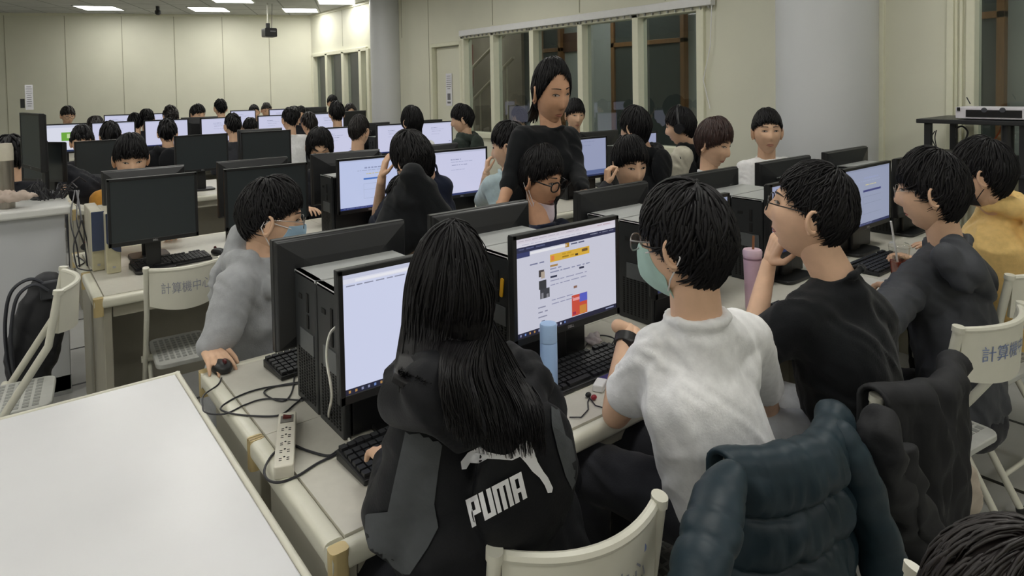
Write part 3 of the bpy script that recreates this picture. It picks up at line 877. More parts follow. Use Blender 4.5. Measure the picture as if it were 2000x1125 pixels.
def ear_raw(s):
    mb = MB()
    R = Matrix.Rotation(s*math.radians(-22), 3, 'Z') @ Matrix.Rotation(math.radians(-10), 3, 'X')
    c = Vector((s*.072, -.012, -.006))
    mb.ell(c, (.009, .0175, .031), R, 14, 10)
    rim = []
    for k in range(12):
        a = math.radians(-120+k*24); rim.append(c+R @ Vector((s*.007, .014*math.cos(a)-.001, .026*math.sin(a)+.002)))
    mb.tube(rim, [.003]+[.0052]*10+[.004], 6)
    mb.ell(c+R @ Vector((s*.004, .004, -.024)), (.006, .008, .009), R, 10, 8)
    return mb.v, mb.f
HEAD_HI, HEAD_LO = head_raw(64, 48), head_raw(32, 24)
EARS = [ear_raw(-1), ear_raw(1)]

CR = Vector((0, -.30, .954)).normalized()      # crown whorl
CF = (Vector((0, 1, 0))-CR*CR.y).normalized()
CS = CF.cross(CR)                               # to the person's right
def hdir(a, ph):
    return CR*math.cos(a)+(CF*math.cos(ph)+CS*math.sin(ph))*math.sin(a)
def a_end(st, ph):
    c, s_ = math.cos(ph), abs(math.sin(ph))
    A = st['front'] if c > 0 else st['back']
    t = abs(c)**1.6
    return math.radians(st['side']*(1-t)+A*t)
STYLE = dict(front=90, side=94, back=130, thick=.018, n=330, w=.0075, length=52, mess=.25, sweep=.0, over=5)
def h_off(th, t, ph):
    return th*(1-.30*abs(math.sin(ph))*min(1, t*1.6))*(1-.78*t**2.6)
def hair_build(st, M, rnd, hi=True, scale=1.0):
    """skull cap plus many tapering locks, in head space -> world by M"""
    mb = MB(); na, nph = (14, 40) if hi else (8, 20)
    th = st['thick']
    vs = []
    for i in range(na+1):
        for j in range(nph):
            ph = 2*math.pi*j/nph; ae = a_end(st, ph); a = ae*i/na*1.0
            t = i/na; off = h_off(th, t, ph)
            off += .004*noise.noise(Vector((math.cos(ph)*3+a*2, math.sin(ph)*3, a*4+st.get('seed', 0))))
            if i == na: off = -.004
            vs.append(M @ head_base(hdir(a, ph), off))
    fs = []
    for i in range(na):
        for j in range(nph):
            j2 = (j+1) % nph; fs.append((i*nph+j, (i+1)*nph+j, (i+1)*nph+j2, i*nph+j2))
    mb.add(vs, fs)
    n = int(st['n']*2.2) if hi else max(90, st['n']//3); wk = .62 if hi else 1.5
    for k in range(n):
        ph = rnd.uniform(0, 2*math.pi); ae = a_end(st, ph)+math.radians(rnd.uniform(-4, st['over']))
        a0 = ae*rnd.random()**.8*.82; ln = math.radians(st['length'])*rnd.uniform(.6, 1.15)
        a1 = min(ae, a0+ln)
        if a1-a0 < .12: a0 = a1-.3
        dph = rnd.gauss(0, st['mess'])+st['sweep']*(1 if math.cos(ph) > -.2 else .3)
        lift = rnd.uniform(.0, .009)+th*.12; path = []; rad = []; N = 6 if hi else 4
        w = st['w']*rnd.uniform(.6, 1.35)*wk
        for i in range(N+1):
            t = i/N; a = a0+(a1-a0)*t; p2 = ph+dph*t*t
            off = h_off(th, min(1, a/max(ae, .1)), p2)*1.0+.001+lift*math.sin(math.pi*min(1, t*1.05))*.55-(.004 if i in (0,) else 0)+(st.get('flick', .003)*t**3)
            if t > .9: off -= .002
            path.append(M @ head_base(hdir(a, p2), max(off, .002))); rad.append(w*(.35+.65*math.sin(math.pi*min(1., .25+t*.6)))*(1-.75*t**3))
        mb.tube(path, rad, 4, flat=.45)
    return mb
def hand_prims(wr, d, pn, th, L=.17, curl=.5, spread=.10, curls=None):
    """wrist point, finger direction, palm normal, thumb side -> round cones"""
    d = Vector(d).normalized(); pn = Vector(pn); pn = (pn-d*pn.dot(d)).normalized()
    lat = d.cross(pn).normalized()
    if lat.dot(Vector(th)) < 0: lat = -lat
    s = L/.17; wr = Vector(wr); P = []
    pl = .078*s
    for k in range(4):
        o = (1.5-k)*.0185*s
        P.append(('c', wr+lat*o*.55+d*.012*s, wr+lat*o+d*pl, .014*s, .0115*s))
    P.append(('c', wr-d*.03*s, wr+d*.02*s, .020*s, .020*s))
    lens = (.070, .078, .073, .057)
    for k in range(4):
        o = (1.5-k)*.0195*s; b = wr+lat*o+d*pl; ang = 0; r = .0088*s
        c = curl if curls is None else curls[k]
        dd = (d+lat*(1.5-k)*spread).normalized(); n0 = pn
        for q, fr in enumerate((.45, .31, .24)):
            ang += c*(.8 if q == 0 else 1.0)
            v = dd*math.cos(ang)+n0*math.sin(ang); e = b+v*lens[k]*fr*s
            P.append(('c', b, e, r, r*.88)); b = e; r *= .88
    b = wr+lat*.022*s+d*.016*s; e = b+(lat*.75+d*.55+pn*.25).normalized()*.042*s
    P.append(('c', b, e, .0125*s, .0105*s)); e2 = e+(lat*.25+d*.85+pn*.35).normalized()*.034*s
    P.append(('c', e, e2, .010*s, .008*s)); e3 = e2+(d*.9+pn*.45).normalized()*.024*s; P.append(('c', e2, e3, .0082*s, .0068*s))
    return P
def face_parts(root, M, rnd, hi, brows=True):
    for s in (-1, 1):
        mb = MB(); top = []; bot = []; N = 10
        for i in range(N+1):
            u = -1+2*i/N; x = s*(.030+.0125*u*s*s)
            zt = .0105+.0034*(1-u*u)+.001*u; zb = .0095-.0019*(1-u*u)+.001*u
            top.append(M @ face_at(x, zt, .0035)); bot.append(M @ face_at(x, zb, .0035))
        mb.mi(0)
        for i in range(N): mb.quad(bot[i], bot[i+1], top[i+1], top[i])
        ctr = face_at(s*.030, .0105, .0045)
        ring = [M @ (ctr+Vector((.0058*math.cos(q*math.pi/6), .0004, .0036*math.sin(q*math.pi/6)))) for q in range(12)]
        mb.mi(1); mb.add(ring, [tuple(range(12))])
        lid = [M @ face_at(s*(.030+.0135*(-1+2*i/N)), .0110+.0042*(1-(-1+2*i/N)**2), .0042) for i in range(N+1)]
        mb.tube(lid, .0013, 5)
        mb.build('eye', [M_eyew, M_iris], root)
        if brows:
            mb = MB(); pa = []; rd = []
            for i in range(8):
                t = i/7; pa.append(M @ face_at(s*(.013+.034*t), .0325+.0025*math.sin(t*2.8)-.0015*t, .0012)); rd.append(.0030*(1-.6*t*t))
            mb.tube(pa, rd, 6); mb.build('eyebrow', M_brow, root)
    mb = MB()
    for z0, r0, sg in ((-.0575, .0028, 1), (-.0665, .0034, -1)):
        pa = []; rd = []
        for i in range(11):
            u = -1+2*i/10; pa.append(M @ face_at(.021*u, z0-.004*u*u*sg, -.001)); rd.append(r0*(1-.85*u*u)+.0004)
        mb.tube(pa, rd, 6)
    mb.build('lips', M_lip, root)
def mask_part(root, M, m, drop=0., strap=M_strap, size=1.):
    mb = MB(); rows = []
    for i in range(13):
        v = i/12; z = -.004-drop-.100*v*size; row = []
        for j in range(19):
            u = -1+2*j/18; x = .060*u*(1-.30*v*v)*size
            p = face_at(x, max(z, -.104), 0)
            tip = face_at(0, -.030).y if not drop else face_at(0, -.07).y+.014
            k = math.exp(-(u/.42)**2)*math.sin(math.pi*min(1, .18+v*.72))
            p.y = p.y*(1-k)+max(p.y, tip+.006)*k+.004
            if v > .75: p.y -= .05*(v-.75)
            p.z = z
            row.append(M @ p)
        rows.append(row)
    mb.sheet(rows, .002)
    mb.build('face_mask', m, root)
    for s in (-1, 1):
        mb = MB(); e1_ = Vector((s*.078, -.026, .012)); e2_ = Vector((s*.076, -.022, -.03))
        a = Vector(face_at(s*.056*size, -.012-drop, .006)); b = Vector(face_at(s*.045*size, -.085-drop*.5, .006))
        mb.tube([M @ a, M @ ((a+e1_)/2+Vector((s*.006, 0, 0))), M @ e1_, M @ Vector((s*.080, -.034, -.01)), M @ e2_, M @ ((b+e2_)/2+Vector((s*.008, 0, 0))), M @ b], .0018, 5)
        mb.build('mask_strap', strap, root)
def glasses_part(root, M, fm, r=.0215, th=.0018):
    mb = MB(); ln = MB()
    for s in (-1, 1):
        c = Vector((s*.032, HD+.012, .004)); ring = []
        for k in range(20):
            q = 2*math.pi*k/20; ring.append(M @ (c+Vector((r*1.08*math.copysign(abs(math.cos(q))**.75, math.cos(q)), -.005*abs(math.cos(q))*(1 if math.cos(q)*s > 0 else 0), r*.80*math.copysign(abs(math.sin(q))**.8, math.sin(q))))))
        mb.tube(ring, th, 6, closed=True); ln.add(ring, [tuple(range(20))])
        mb.tube([M @ (c+Vector((s*r*1.05, -.004, .006))), M @ Vector((s*.070, HD-.02, .012)), M @ Vector((s*.078, .02, .014)), M @ Vector((s*.079, -.012, .012)), M @ Vector((s*.077, -.03, -.006))], th, 6)
    mb.tube([M @ Vector((-.011, HD+.012, .008)), M @ Vector((0, HD+.015, .010)), M @ Vector((.011, HD+.012, .008))], th, 6)
    o = mb.build('spectacles', fm, root)
    ln.build('lens', M_glens, o, smooth=False, org=root['_org'])
class Person:
    pass
def person(label, crown, yaw, pitch=0., roll=0., style=None, hairm=None, body=None, top='black_tee', topm=None, long=True, J=None, hi=False, skin=None,
           face=True, mask=None, specs=None, hood=None, legs=None, hands=True, tw=1., group=None, cat='person', wr=.004, collar=None, hs=1.1, hz=1.2, noleg=False, handspec=None, ears=True, sleeve=.8, vox=None, hoodp=None, extra=None, cuff=None, standing=False, puff=0., maskdrop=0., hemz=None, seed=None):
    """crown: world point of the top of the hair; yaw: facing azimuth in degrees from +x"""
    rnd = random.Random(seed if seed is not None else int(abs(crown.x*1000)+abs(crown.y*777)))
    st = dict(STYLE); st.update(style or {}); st['seed'] = rnd.uniform(0, 50)
    skin = skin or M_skin; hairm = hairm or M_hair; topm = topm or cloth('black_cotton', '1b1c20')
    vox = vox or (.008 if hi else .013)
    R = Matrix.Rotation(math.radians(yaw-90), 3, 'Z') @ Matrix.Rotation(math.radians(pitch), 3, 'X') @ Matrix.Rotation(math.radians(roll), 3, 'Y')
    up = R @ Vector((0, 0, 1)); fw = R @ Vector((0, 1, 0))
    Hc = crown-up*(HH+st['thick']*.95)*hz
    M = Matrix.Translation(Hc) @ (R @ Matrix.Diagonal((hs, hs, hz))).to_4x4()
    by = yaw if body is None else body
    bf = Vector((math.cos(math.radians(by)), math.sin(math.radians(by)), 0)); br = Vector((bf.y, -bf.x, 0))
    J = dict(J or {})
    N = J.get('N') or (Hc-up*.02+Vector((0, 0, -.125*hz))-fw*.035)
    SL = J.get('SL') or N-br*.155*tw+Vector((0, 0, -.055)); SR = J.get('SR') or N+br*.155*tw+Vector((0, 0, -.055))
    HIP = J.get('HIP') or Vector((N.x, N.y, .52))-bf*.05
    def dflt(S, sgn):
        E = S+Vector((0, 0, -.25))+bf*.07+br*sgn*.035; E.z = max(E.z, .60)
        Wp = E+bf*.21-br*sgn*.03; Wp.z = .785
        return E, Wp
    EL, WL = dflt(SL, -1); ER, WR = dflt(SR, 1)
    EL = J.get('EL') or EL; WL = J.get('WL') or WL; ER = J.get('ER') or ER; WR = J.get('WR') or WR
    base = Vector((HIP.x, HIP.y, 0))
    root = thing('person', label, cat, base, 0, group, world=True)
    # ---- body skin: neck, shoulders, arms, then the head and hands on the same mesh
    nk0, nk1 = N+Vector((0, 0, -.03)), Hc-up*.055*hz-fw*.018
    P = [('c', nk0, nk1, .058, .054), ('c', N+Vector((0, 0, -.10)), N+Vector((0, 0, -.02)), .07, .05), ('c', SL, N+Vector((0, 0, -.06)), .042, .045), ('c', SR, N+Vector((0, 0, -.06)), .042, .045),
         ('c', HIP, N+Vector((0, 0, -.16)), .085, .08)]
    for S, E, Wp in ((SL, EL, WL), (SR, ER, WR)):
        P += [('c', S, E, .043, .034), ('c', E, E+(Wp-E)*.35, .035, .035), ('c', E+(Wp-E)*.35, Wp, .034, .0225)]
    if not noleg:
        KL = J.get('KL') or HIP-br*.10+bf*.36+Vector((0, 0, -.02)); KR = J.get('KR') or HIP+br*.10+bf*.36+Vector((0, 0, -.02))
        if standing: KL = HIP-br*.09+Vector((0, 0, -.42)); KR = HIP+br*.09+Vector((0, 0, -.42))
        FL = J.get('FL') or Vector((KL.x, KL.y, .085)); FR = J.get('FR') or Vector((KR.x, KR.y, .085))
        for H_, K, Fo in ((HIP-br*.08, KL, FL), (HIP+br*.08, KR, FR)):
            P += [('c', H_, K, .07, .05), ('c', K, Fo, .048, .035)]
    b = MB().raw(organic(P, vox, 3))
    b.raw(HEAD_HI if hi else HEAD_LO, None, M)
    if ears:
        for e in EARS: b.raw(e, None, M)
    hsp = handspec or {}
    for side, E, Wp, sg in (('L', EL, WL, -1), ('R', ER, WR, 1)):
        h = hsp.get(side, {})
        if h is None: continue
        d_ = Vector(h.get('d') or (Wp-E).normalized()*.6+bf*.5+Vector((0, 0, -.12)))
        pn = Vector(h.get('pn') or (0, 0, -1)); tv = Vector(h.get('th') or -br*sg)
        hp = hand_prims(Wp, d_, pn, tv, h.get('L', .165), h.get('curl', .35), h.get('spread', .1), h.get('curls'))
        b.raw(organic(hp, .0042 if hi else .006, 2))
    b.build('body', skin, root, auto=False)
    # ---- hair, face
    if st['n']: hair_build(st, M, rnd, hi).build('hair', hairm, root, auto=False)
    if face: face_parts(root, M, rnd, hi)
    if specs: glasses_part(root, M, *specs) if isinstance(specs, tuple) else glasses_part(root, M, specs)
    if mask: mask_part(root, M, mask, maskdrop, strap=M_maskk if mask is M_maskk else M_strap)
    # ---- top
    r = 1+puff
    ch = N+Vector((0, 0, -.19)); hz = HIP.copy()
    if hemz is not None: hz = Vector((HIP.x, HIP.y, hemz))
    t = [('c', hz, ch, .125*r, .122*r), ('c', ch, N+Vector((0, 0, -.06)), .115*r, .075*r),
         ('c', hz-br*.07*tw, ch-br*.055*tw, .10*r, .105*r), ('c', hz+br*.07*tw, ch+br*.055*tw, .10*r, .105*r),
         ('c', SL, N+Vector((0, 0, -.055)), .058*r, .068*r), ('c', SR, N+Vector((0, 0, -.055)), .058*r, .068*r),
         ('c', SL, ch-br*.05, .055*r, .10*r), ('c', SR, ch+br*.05, .055*r, .10*r)]
    for sd, S, E, Wp in (('L', SL, EL, WL), ('R', SR, ER, WR)):
        if long and cuff and sd in cuff:
            t += [('c', S, E, .058*r, .050*r), ('c', E, E+(Wp-E)*cuff[sd], .050*r, .046*r)]
        elif long:
            t += [('c', S, E, .058*r, .050*r), ('c', E, Wp-(Wp-E)*.06, .050*r, .036*r)]
            q = Wp-(Wp-E)*.08; t += [('c', q-(Wp-E).normalized()*.025, q, .037*r, .036*r)]
        else:
            q = S+(E-S)*sleeve; t += [('c', S, q, .060*r, .058*r)]
    nd = (nk1-nk0).normalized()
    ring = []
    a1 = nd.orthogonal().normalized(); a2 = nd.cross(a1); cc = N+nd*.002
    for k in range(16): ring.append(cc+(a1*math.cos(k*math.pi/8)+a2*math.sin(k*math.pi/8))*(.063))
    t.append(('t', ring, .009 if not collar else collar, True))
    if hood == 'down':
        for k in range(-4, 5):
            q = math.radians(k*26); pq = N+Vector((0, 0, .02-.03*abs(math.cos(q))))-bf*.085*math.cos(q)+br*.10*math.sin(q)
            t.append(('e', pq, (.036, .034, .042)))
        t.append(('e', N-bf*.125+Vector((0, 0, -.10)), (.105, .042, .125), Matrix.Rotation(math.radians(by-90), 3, 'Z')))
    if extra: t += extra
    tp = MB().raw(organic(t, vox, 5, wr, 11, rnd.uniform(0, 30), (1, 1, .75)))
    root_top = tp.build(top, topm, root, auto=False)
    if hood == 'up':
        hp_ = hoodp
        MB().raw(organic(hp_, vox, 5, .005, 11, 4)).build('hood', topm, root, auto=False)
    # ---- trousers and shoes
    lm = legs or cloth('dark_trousers', '2a2b30')
    if not noleg:
        t = [('e', HIP+Vector((0, 0, -.01)), (.165, .13, .12), Matrix.Rotation(math.radians(by-90), 3, 'Z'))]
        for H_, K, Fo in ((HIP-br*.08, KL, FL), (HIP+br*.08, KR, FR)):
            t += [('c', H_, K, .085, .066), ('c', K, Fo+Vector((0, 0, .03)), .062, .052)]
        MB().raw(organic(t, .014 if not hi else .01, 4, wr*.8, 12, rnd.uniform(0, 30))).build('trousers', lm, root, auto=False)
        for Fo in (FL, FR):
            sh = MB().raw(organic([('c', Fo+Vector((0, 0, -.045)), Fo+bf*.14+Vector((0, 0, -.05)), .042, .034)], .012, 2))
            sh.v = [(p[0], p[1], max(p[2], .004)) for p in sh.v]; sh.build('shoe', M_black, root)
    root_info = Person(); root_info.root = root; root_info.M = M; root_info.N = N; root_info.top = root_top; root_info.topraw = tp; root_info.bf = bf; root_info.br = br
    root_info.J = dict(SL=SL, SR=SR, EL=EL, ER=ER, WL=WL, WR=WR, HIP=HIP)
    return root_info
# ------------------------------------------------------------------ the front row, one by one
def onto(raytarget, px, py, lift=.002):
    """where the camera ray of a pixel meets a built surface (a print lies on the cloth)"""
    d = _ray(px, py).normalized(); h = raytarget.ray_cast(CAM_POS, d, 10)
    return (h[0]-d*lift) if h[0] is not None else None
def bvh_of(mb):
    return BVHTree.FromPolygons([Vector(p) for p in mb.v], mb.f)
GRP = 'students seated at the computers'
C_blackj = cloth('black_windbreaker', '141519', .6, .0, .15)
C_greyp = cloth('charcoal_panel', '4a4d50', .65, .0, .15)
C_white = cloth('white_cotton', 'f4f4f5', .85, .1, .2)
C_btee = cloth('black_cotton', '16181b')
C_slate = cloth('slate_windbreaker', '44464b', .6, .0, .15)
C_yell = cloth('yellow_fleece', 'edc983', .9, .2, .3)
C_ghood = cloth('heather_grey_fleece', 'a4a6a9', .95, .2, .4)
C_navy = cloth('navy_cotton', '23293c')
C_lblue = cloth('pale_blue_cotton', 'bcd0d6')
C_dtrou = cloth('dark_grey_trousers', '35363c')
C_green = cloth('dark_green_jacket', '39423d')
C_orange = cloth('tan_orange_cotton', 'c08a3c')
C_lgrey = cloth('light_grey_cotton', 'c9cdd2')
C_dark = cloth('dark_cotton', '24252b')
C_cream = cloth('cream_padding', 'c9c4b2', .8)

# 1. woman with long hair in a black and grey jacket
SLg, SRg = Py(842, 838, .90), Py(1035, 800, .93)
girl = person('long haired person in black and grey sports jacket with white lettering on the back', Py(864, 437, .93), 92, -6, 3, dict(front=88, side=104, back=112, thick=.006, n=1, w=.007, length=60, mess=.1),
       topm=C_blackj, J=dict(N=Py(935, 765, .92), SL=SLg, SR=SRg, EL=Py(775, 1010, .95), WL=Py(772, 900, 1.14), ER=Py(1082, 945, 1.0), WR=Py(1000, 850, 1.25), HIP=Py(1010, 1230, .87)),
       hs=.79, hz=1.08, extra=[('c', Py(784, 778, .87), Py(848, 772, .795), .040, .052), ('c', Py(848, 772, .795), Py(908, 838, .775), .05, .03), ('c', Py(800, 745, .90), Py(850, 745, .84), .04, .05)], hi=True, top='jacket', face=True, tw=1., wr=.006, group=GRP, puff=.12, hood='down', legs=C_dark, collar=.02)
def curtain(root, strands, m, rad, rnd, n=5, skull=None):
    mb = MB()
    for pts in strands:
        P_ = [Vector(p) for p in pts]; out = []
        for i in range(len(P_)-1):
            p0, p1, p2, p3 = P_[max(i-1, 0)], P_[i], P_[i+1], P_[min(i+2, len(P_)-1)]
            for k in range(4):
                t = k/4; out.append(.5*((2*p1)+(p2-p0)*t+(2*p0-5*p1+4*p2-p3)*t*t+(3*p1-p0-3*p2+p3)*t**3))
        out.append(P_[-1]); L_ = len(out); w = rad*rnd.uniform(.6, 1.3)
        if skull: out = [skull(p, rnd) for p in out]
        mb.tube(out, [w*(1-.85*(i/(L_-1))**3) for i in range(L_)], n, flat=.6)
    return mb
rnd = random.Random(3)
root = girl.root
jk = bvh_of(girl.topraw)
# hair falls from the crown over the skull and down the back
def fall(u, a_st, jit, low):
    ph = math.pi-u*1.75; st_ = []
    for a in [a_st+(1.62-a_st)*q/4 for q in range(5)]:
        st_.append(girl.M @ head_base(hdir(a, ph), .010+jit*1.1))
    KEY = [(-1, (782, 690), (777, 722), (779, 742)), (-.5, (838, 705), (832, 748), (838, 775)), (-.1, (884, 716), (892, 786), (905, 852)), (.5, (955, 718), (985, 792), (1000, 872)), (1, (1008, 718), (1054, 790), (1066, 862))]
    dep = [.80, .77, .745]
    for i in range(3):
        uu = max(-1, min(1, u+jit*4*i*rnd.uniform(-1, 1)))
        for q in range(4):
            if uu <= KEY[q+1][0]: break
        t_ = (uu-KEY[q][0])/(KEY[q+1][0]-KEY[q][0]); k0, k1 = KEY[q][i+1], KEY[q+1][i+1]
        px, py_ = k0[0]+(k1[0]-k0[0])*t_, k0[1]+(k1[1]-k0[1])*t_+((low-858)*.9 if i == 2 else 0)
        p = Py(px, py_, dep[i]+.10*(uu*uu)*(1-.2*i)+jit); d = _ray(px, py_).normalized(); h = jk.ray_cast(CAM_POS, d, 5)
        if u > -.3 and h[0] is not None and (h[0]-CAM_POS).length < (p-CAM_POS).length+.014: p = h[0]-d*(.014-jit*.8)
        st_.append(p)
    return st_
gMi = girl.M.inverted()
def off_skull(p, rnd=None, lim=1.13):
    q = gMi @ p; r = math.sqrt((q.x/HW)**2+(q.y/HD)**2+(q.z/HH)**2)
    if rnd: lim += rnd.uniform(0, .05)
    return girl.M @ (q*(lim/r)) if r < lim else p
strands = []
for k in range(760):
    u = rnd.uniform(-1, 1); strands.append(fall(u, rnd.choice((.05, .15, .4, .7)), rnd.uniform(0, .010), rnd.uniform(825, 888)))
mass = MB()
rows = []
for i in range(25):
    u = -1+2*i/24; f_ = fall(u, .1, 0., 850)[4:]; out = []
    for q in range(len(f_)-1):
        for t in range(4): out.append(f_[q].lerp(f_[q+1], t/4))
    rows.append([off_skull(p+Vector((0, .012, 0)), None, 1.08) for p in out+[f_[-1]]])
m_ = min(len(r) for r in rows); mass.sheet([r[-m_:] for r in rows], .012)
for (r0, r1_, sd) in ((.0042, 1, 3), (.0022, 1, 5)):
    sub_ = strands if sd == 3 else strands[::3]
    if sd == 5: sub_ = [[p+Vector((rnd.uniform(-.006, .006), -.006, 0)) for p in q] for q in sub_]
    mass.raw((lambda q: (q.v, q.f))(curtain(None, sub_, None, r0, rnd, skull=off_skull)))
mass.build('long_hair', M_hair, root, auto=False)
# grey sleeve panels: separate cloth lying over the sleeves
jk = bvh_of(girl.topraw)
def patch(poly, name, m, root, bv, lift=.004, sub=4, th=.0):
    """a cloth or printed patch: outline given on the surface it lies on"""
    tri = tessellate_polygon([[Vector((x, y, 0)) for x, y in poly]])
    bm = bmesh.new(); vs = [bm.verts.new((x, y, 0)) for x, y in poly]
    for t in tri:
        try: bm.faces.new([vs[i] for i in t])
        except ValueError: pass
    for _ in range(sub):
        le = [e for e in bm.edges if e.calc_length() > 14]
        if not le: break
        bmesh.ops.subdivide_edges(bm, edges=le, cuts=1, use_grid_fill=False); bmesh.ops.triangulate(bm, faces=bm.faces[:])
    mb = MB(); pts = []; ok = []
    bm.verts.index_update()
    for v in bm.verts:
        p = onto(bv, v.co.x, v.co.y, lift); ok.append(p is not None); pts.append(p if p is not None else Vector((0, 0, 0)))
    fs = [tuple(v.index for v in f.verts) for f in bm.faces if all(ok[v.index] for v in f.verts)]
    bm.free()
    par = list(range(len(pts)))
    def find(i):
        while par[i] != i: par[i] = par[par[i]]; i = par[i]
        return i
    fs = [f for f in fs if max((pts[f[i]]-pts[f[i-1]]).length for i in range(3)) < .05]
    for f in fs:
        for i in f[1:]: par[find(i)] = find(f[0])
    if fs:
        from collections import Counter
        top_ = Counter(find(f[0]) for f in fs).most_common(1)[0][0]; fs = [f for f in fs if find(f[0]) == top_]
    used = sorted({i for f in fs for i in f}); mp_ = {i: k for k, i in enumerate(used)}
    mb.add([pts[i] for i in used], [tuple(mp_[i] for i in f) for f in fs])
    return mb.build(name, m, root, auto=False)
patch([(798, 792), (812, 780), (850, 790), (868, 840), (856, 920), (848, 985), (856, 1030), (835, 1070), (800, 1122), (745, 1122), (718, 1085), (703, 1040), (704, 1005), (757, 1000), (772, 930), (790, 850)], 'sleeve_panel', C_greyp, root, jk)
patch([(1075, 755), (1090, 790), (1105, 850), (1130, 872), (1137, 905), (1136, 935), (1122, 965), (1105, 930), (1090, 880), (1078, 830)], 'sleeve_panel', C_greyp, root, jk)
M_print = mat('white_print', 'e8e8ec', .6, var=.01)
BL_, BR_, TL_, TR_ = (922, 1031), (1030, 972), (909, 977), (1018, 921)
def block_letters(word):
    """tall condensed block capitals as rectangles in a unit-high strip"""
    R_ = {'P': (.8, [(0, 0, .3, 1), (.3, .83, .8, 1), (.5, .36, .8, .83), (.3, .36, .5, .53)]), 'U': (.82, [(0, 0, .3, 1), (.52, 0, .82, 1), (.3, 0, .52, .17)]),
          'M': (1.14, [(0, 0, .28, 1), (.43, 0, .71, 1), (.86, 0, 1.14, 1), (.28, .83, .43, 1), (.71, .83, .86, 1)]), 'A': (.82, [(0, 0, .3, 1), (.52, 0, .82, 1), (.3, .83, .52, 1), (.3, .32, .52, .48)])}
    x = 0; out = []
    for ch_ in word:
        w_, rs = R_[ch_]; out += [(x+a_, b_, x+c_, d_) for a_, b_, c_, d_ in rs]; x += w_+.09
    return out, x-.09
rects, tw_ = block_letters('PUMA'); mb = MB()
for (xa, ya_, xb, yb_) in rects:
    nx, ny = max(1, int((xb-xa)/.14)), max(1, int((yb_-ya_)/.14)); grid = []
    for i in range(ny+1):
        row = []
        for j in range(nx+1):
            u = (xa+(xb-xa)*j/nx)/tw_; w = ya_+(yb_-ya_)*i/ny
            b = [BL_[q]*(1-u)*(1-w)+BR_[q]*u*(1-w)+TL_[q]*(1-u)*w+TR_[q]*u*w for q in (0, 1)]
            row.append(onto(jk, b[0], b[1], .006) or Vector((0, 0, -1)))
        grid.append(row)
    mb.sheet(grid)
mb.build('lettering', M_print, root, auto=False)
patch([(897, 852), (908, 853), (920, 868), (938, 872), (950, 882), (965, 886), (985, 889), (1003, 883), (1015, 868), (1024, 860), (1037, 862), (1050, 902), (1062, 922), (1070, 932), (1080, 953), (1078, 962), (1070, 963), (1064, 948), (1054, 933), (1040, 921), (1028, 905), (1016, 892), (1000, 899), (975, 897), (952, 896), (935, 905), (918, 904), (911, 916), (902, 917), (900, 902), (914, 884), (906, 872), (898, 868)], 'leaping_cat_print', M_print, root, jk, .003)

# 2. white tee
SLw = Py(1290, 690, .92)
wt = person('person in white T-shirt with pale green mask and black wrist watch, elbow on the desk', Py(1330, 350, .90), 98, -4, 2, dict(front=86, side=98, back=122, thick=.022, n=460, w=.008, length=60, mess=.3),
       topm=C_white, top='t_shirt', long=False, J=dict(N=Py(1362, 618, .86), SL=SLw, SR=Py(1452, 655, .86), EL=Pz(1203, 808, .785), WL=Py(1226, 645, 1.16), ER=Py(1500, 800, 1.0), WR=Py(1420, 740, 1.25), HIP=Py(1452, 985, .80)),
       hs=1.05, hz=1.1, hi=True, mask=M_maskg, specs=(M_gmetal,), wr=.006, group=GRP, legs=C_dtrou, puff=.02, tw=.82, sleeve=.60, hemz=.58,
       handspec=dict(L=dict(d=Py(1292, 622, 1.12)-Py(1236, 598, 1.16), pn=(0, 0, -1), curl=.45, th=(0, -1, .2))))
w0 = wt.J['WL']; e0 = wt.J['EL']; dd = (w0-e0).normalized()
mb = MB().cyl(w0-dd*.045, w0-dd*.020, .031, n=20); mb.box(w0-dd*.032+Vector((-.02, -.025, 0)), (.012, .03, .034))
mb.build('wrist_watch', mat('black_rubber', '101012', .5), wt.root)

# 3. black tee, hand at the mouth
bt = person('person in black T-shirt looking up with a hand to the mouth', Py(1606, 318, .88), 112, 12, 0, dict(front=78, side=92, back=112, thick=.017, n=460, w=.0065, length=40, mess=.2),
       topm=C_btee, top='t_shirt', long=False, J=dict(N=Py(1640, 540, .84), SL=Py(1556, 630, .88), SR=Py(1700, 618, .80), EL=Pz(1462, 690, .80), WL=Py(1502, 512, 1.06), ER=Py(1715, 760, .98), WR=Pz(1600, 640, .79), HIP=Py(1690, 850, .80)),
       hs=1.1, hz=1.15, hi=True, specs=(M_gframe,), wr=.006, group=GRP, puff=.1, sleeve=.86, legs=C_lgrey, hemz=.5,
       handspec=dict(L=dict(d=Py(1534, 432, 1.0)-Py(1505, 505, 1.05), pn=(.8, -.5, -.2), curl=.42, th=(.6, -.6, .1), curls=(.42, .45, .5, .6))))
# 4. slate jacket
sj = person('person in slate grey hooded windbreaker with thin metal spectacles behind the iced tea cup', Py(1812, 288, .90), 104, -4, 0, dict(front=88, side=96, back=126, thick=.02, n=480, w=.007, length=58, mess=.3),
       topm=C_slate, top='windbreaker', J=dict(N=Py(1852, 475, .85), SL=Py(1778, 560, .90), SR=Py(1908, 548, .80), EL=Pz(1700, 652, .80), WL=Pz(1752, 560, .79), ER=Py(1870, 610, 1.06), WR=Pz(1800, 512, .78), HIP=Py(1880, 800, .80)),
       hs=1.1, hz=1.24, hi=True, specs=(M_gmetal, .019, .0012), wr=.007, group=GRP, puff=.12, hood=None, collar=.016, extra=[('c', Py(1866, 478, .79), Py(1892, 530, .735), .042, .05), ('c', Py(1892, 530, .735), Py(1934, 578, .72), .05, .02), ('c', Py(1846, 500, .79), Py(1880, 552, .745), .04, .036)], legs=C_dark, hemz=.46, skin=M_skin)
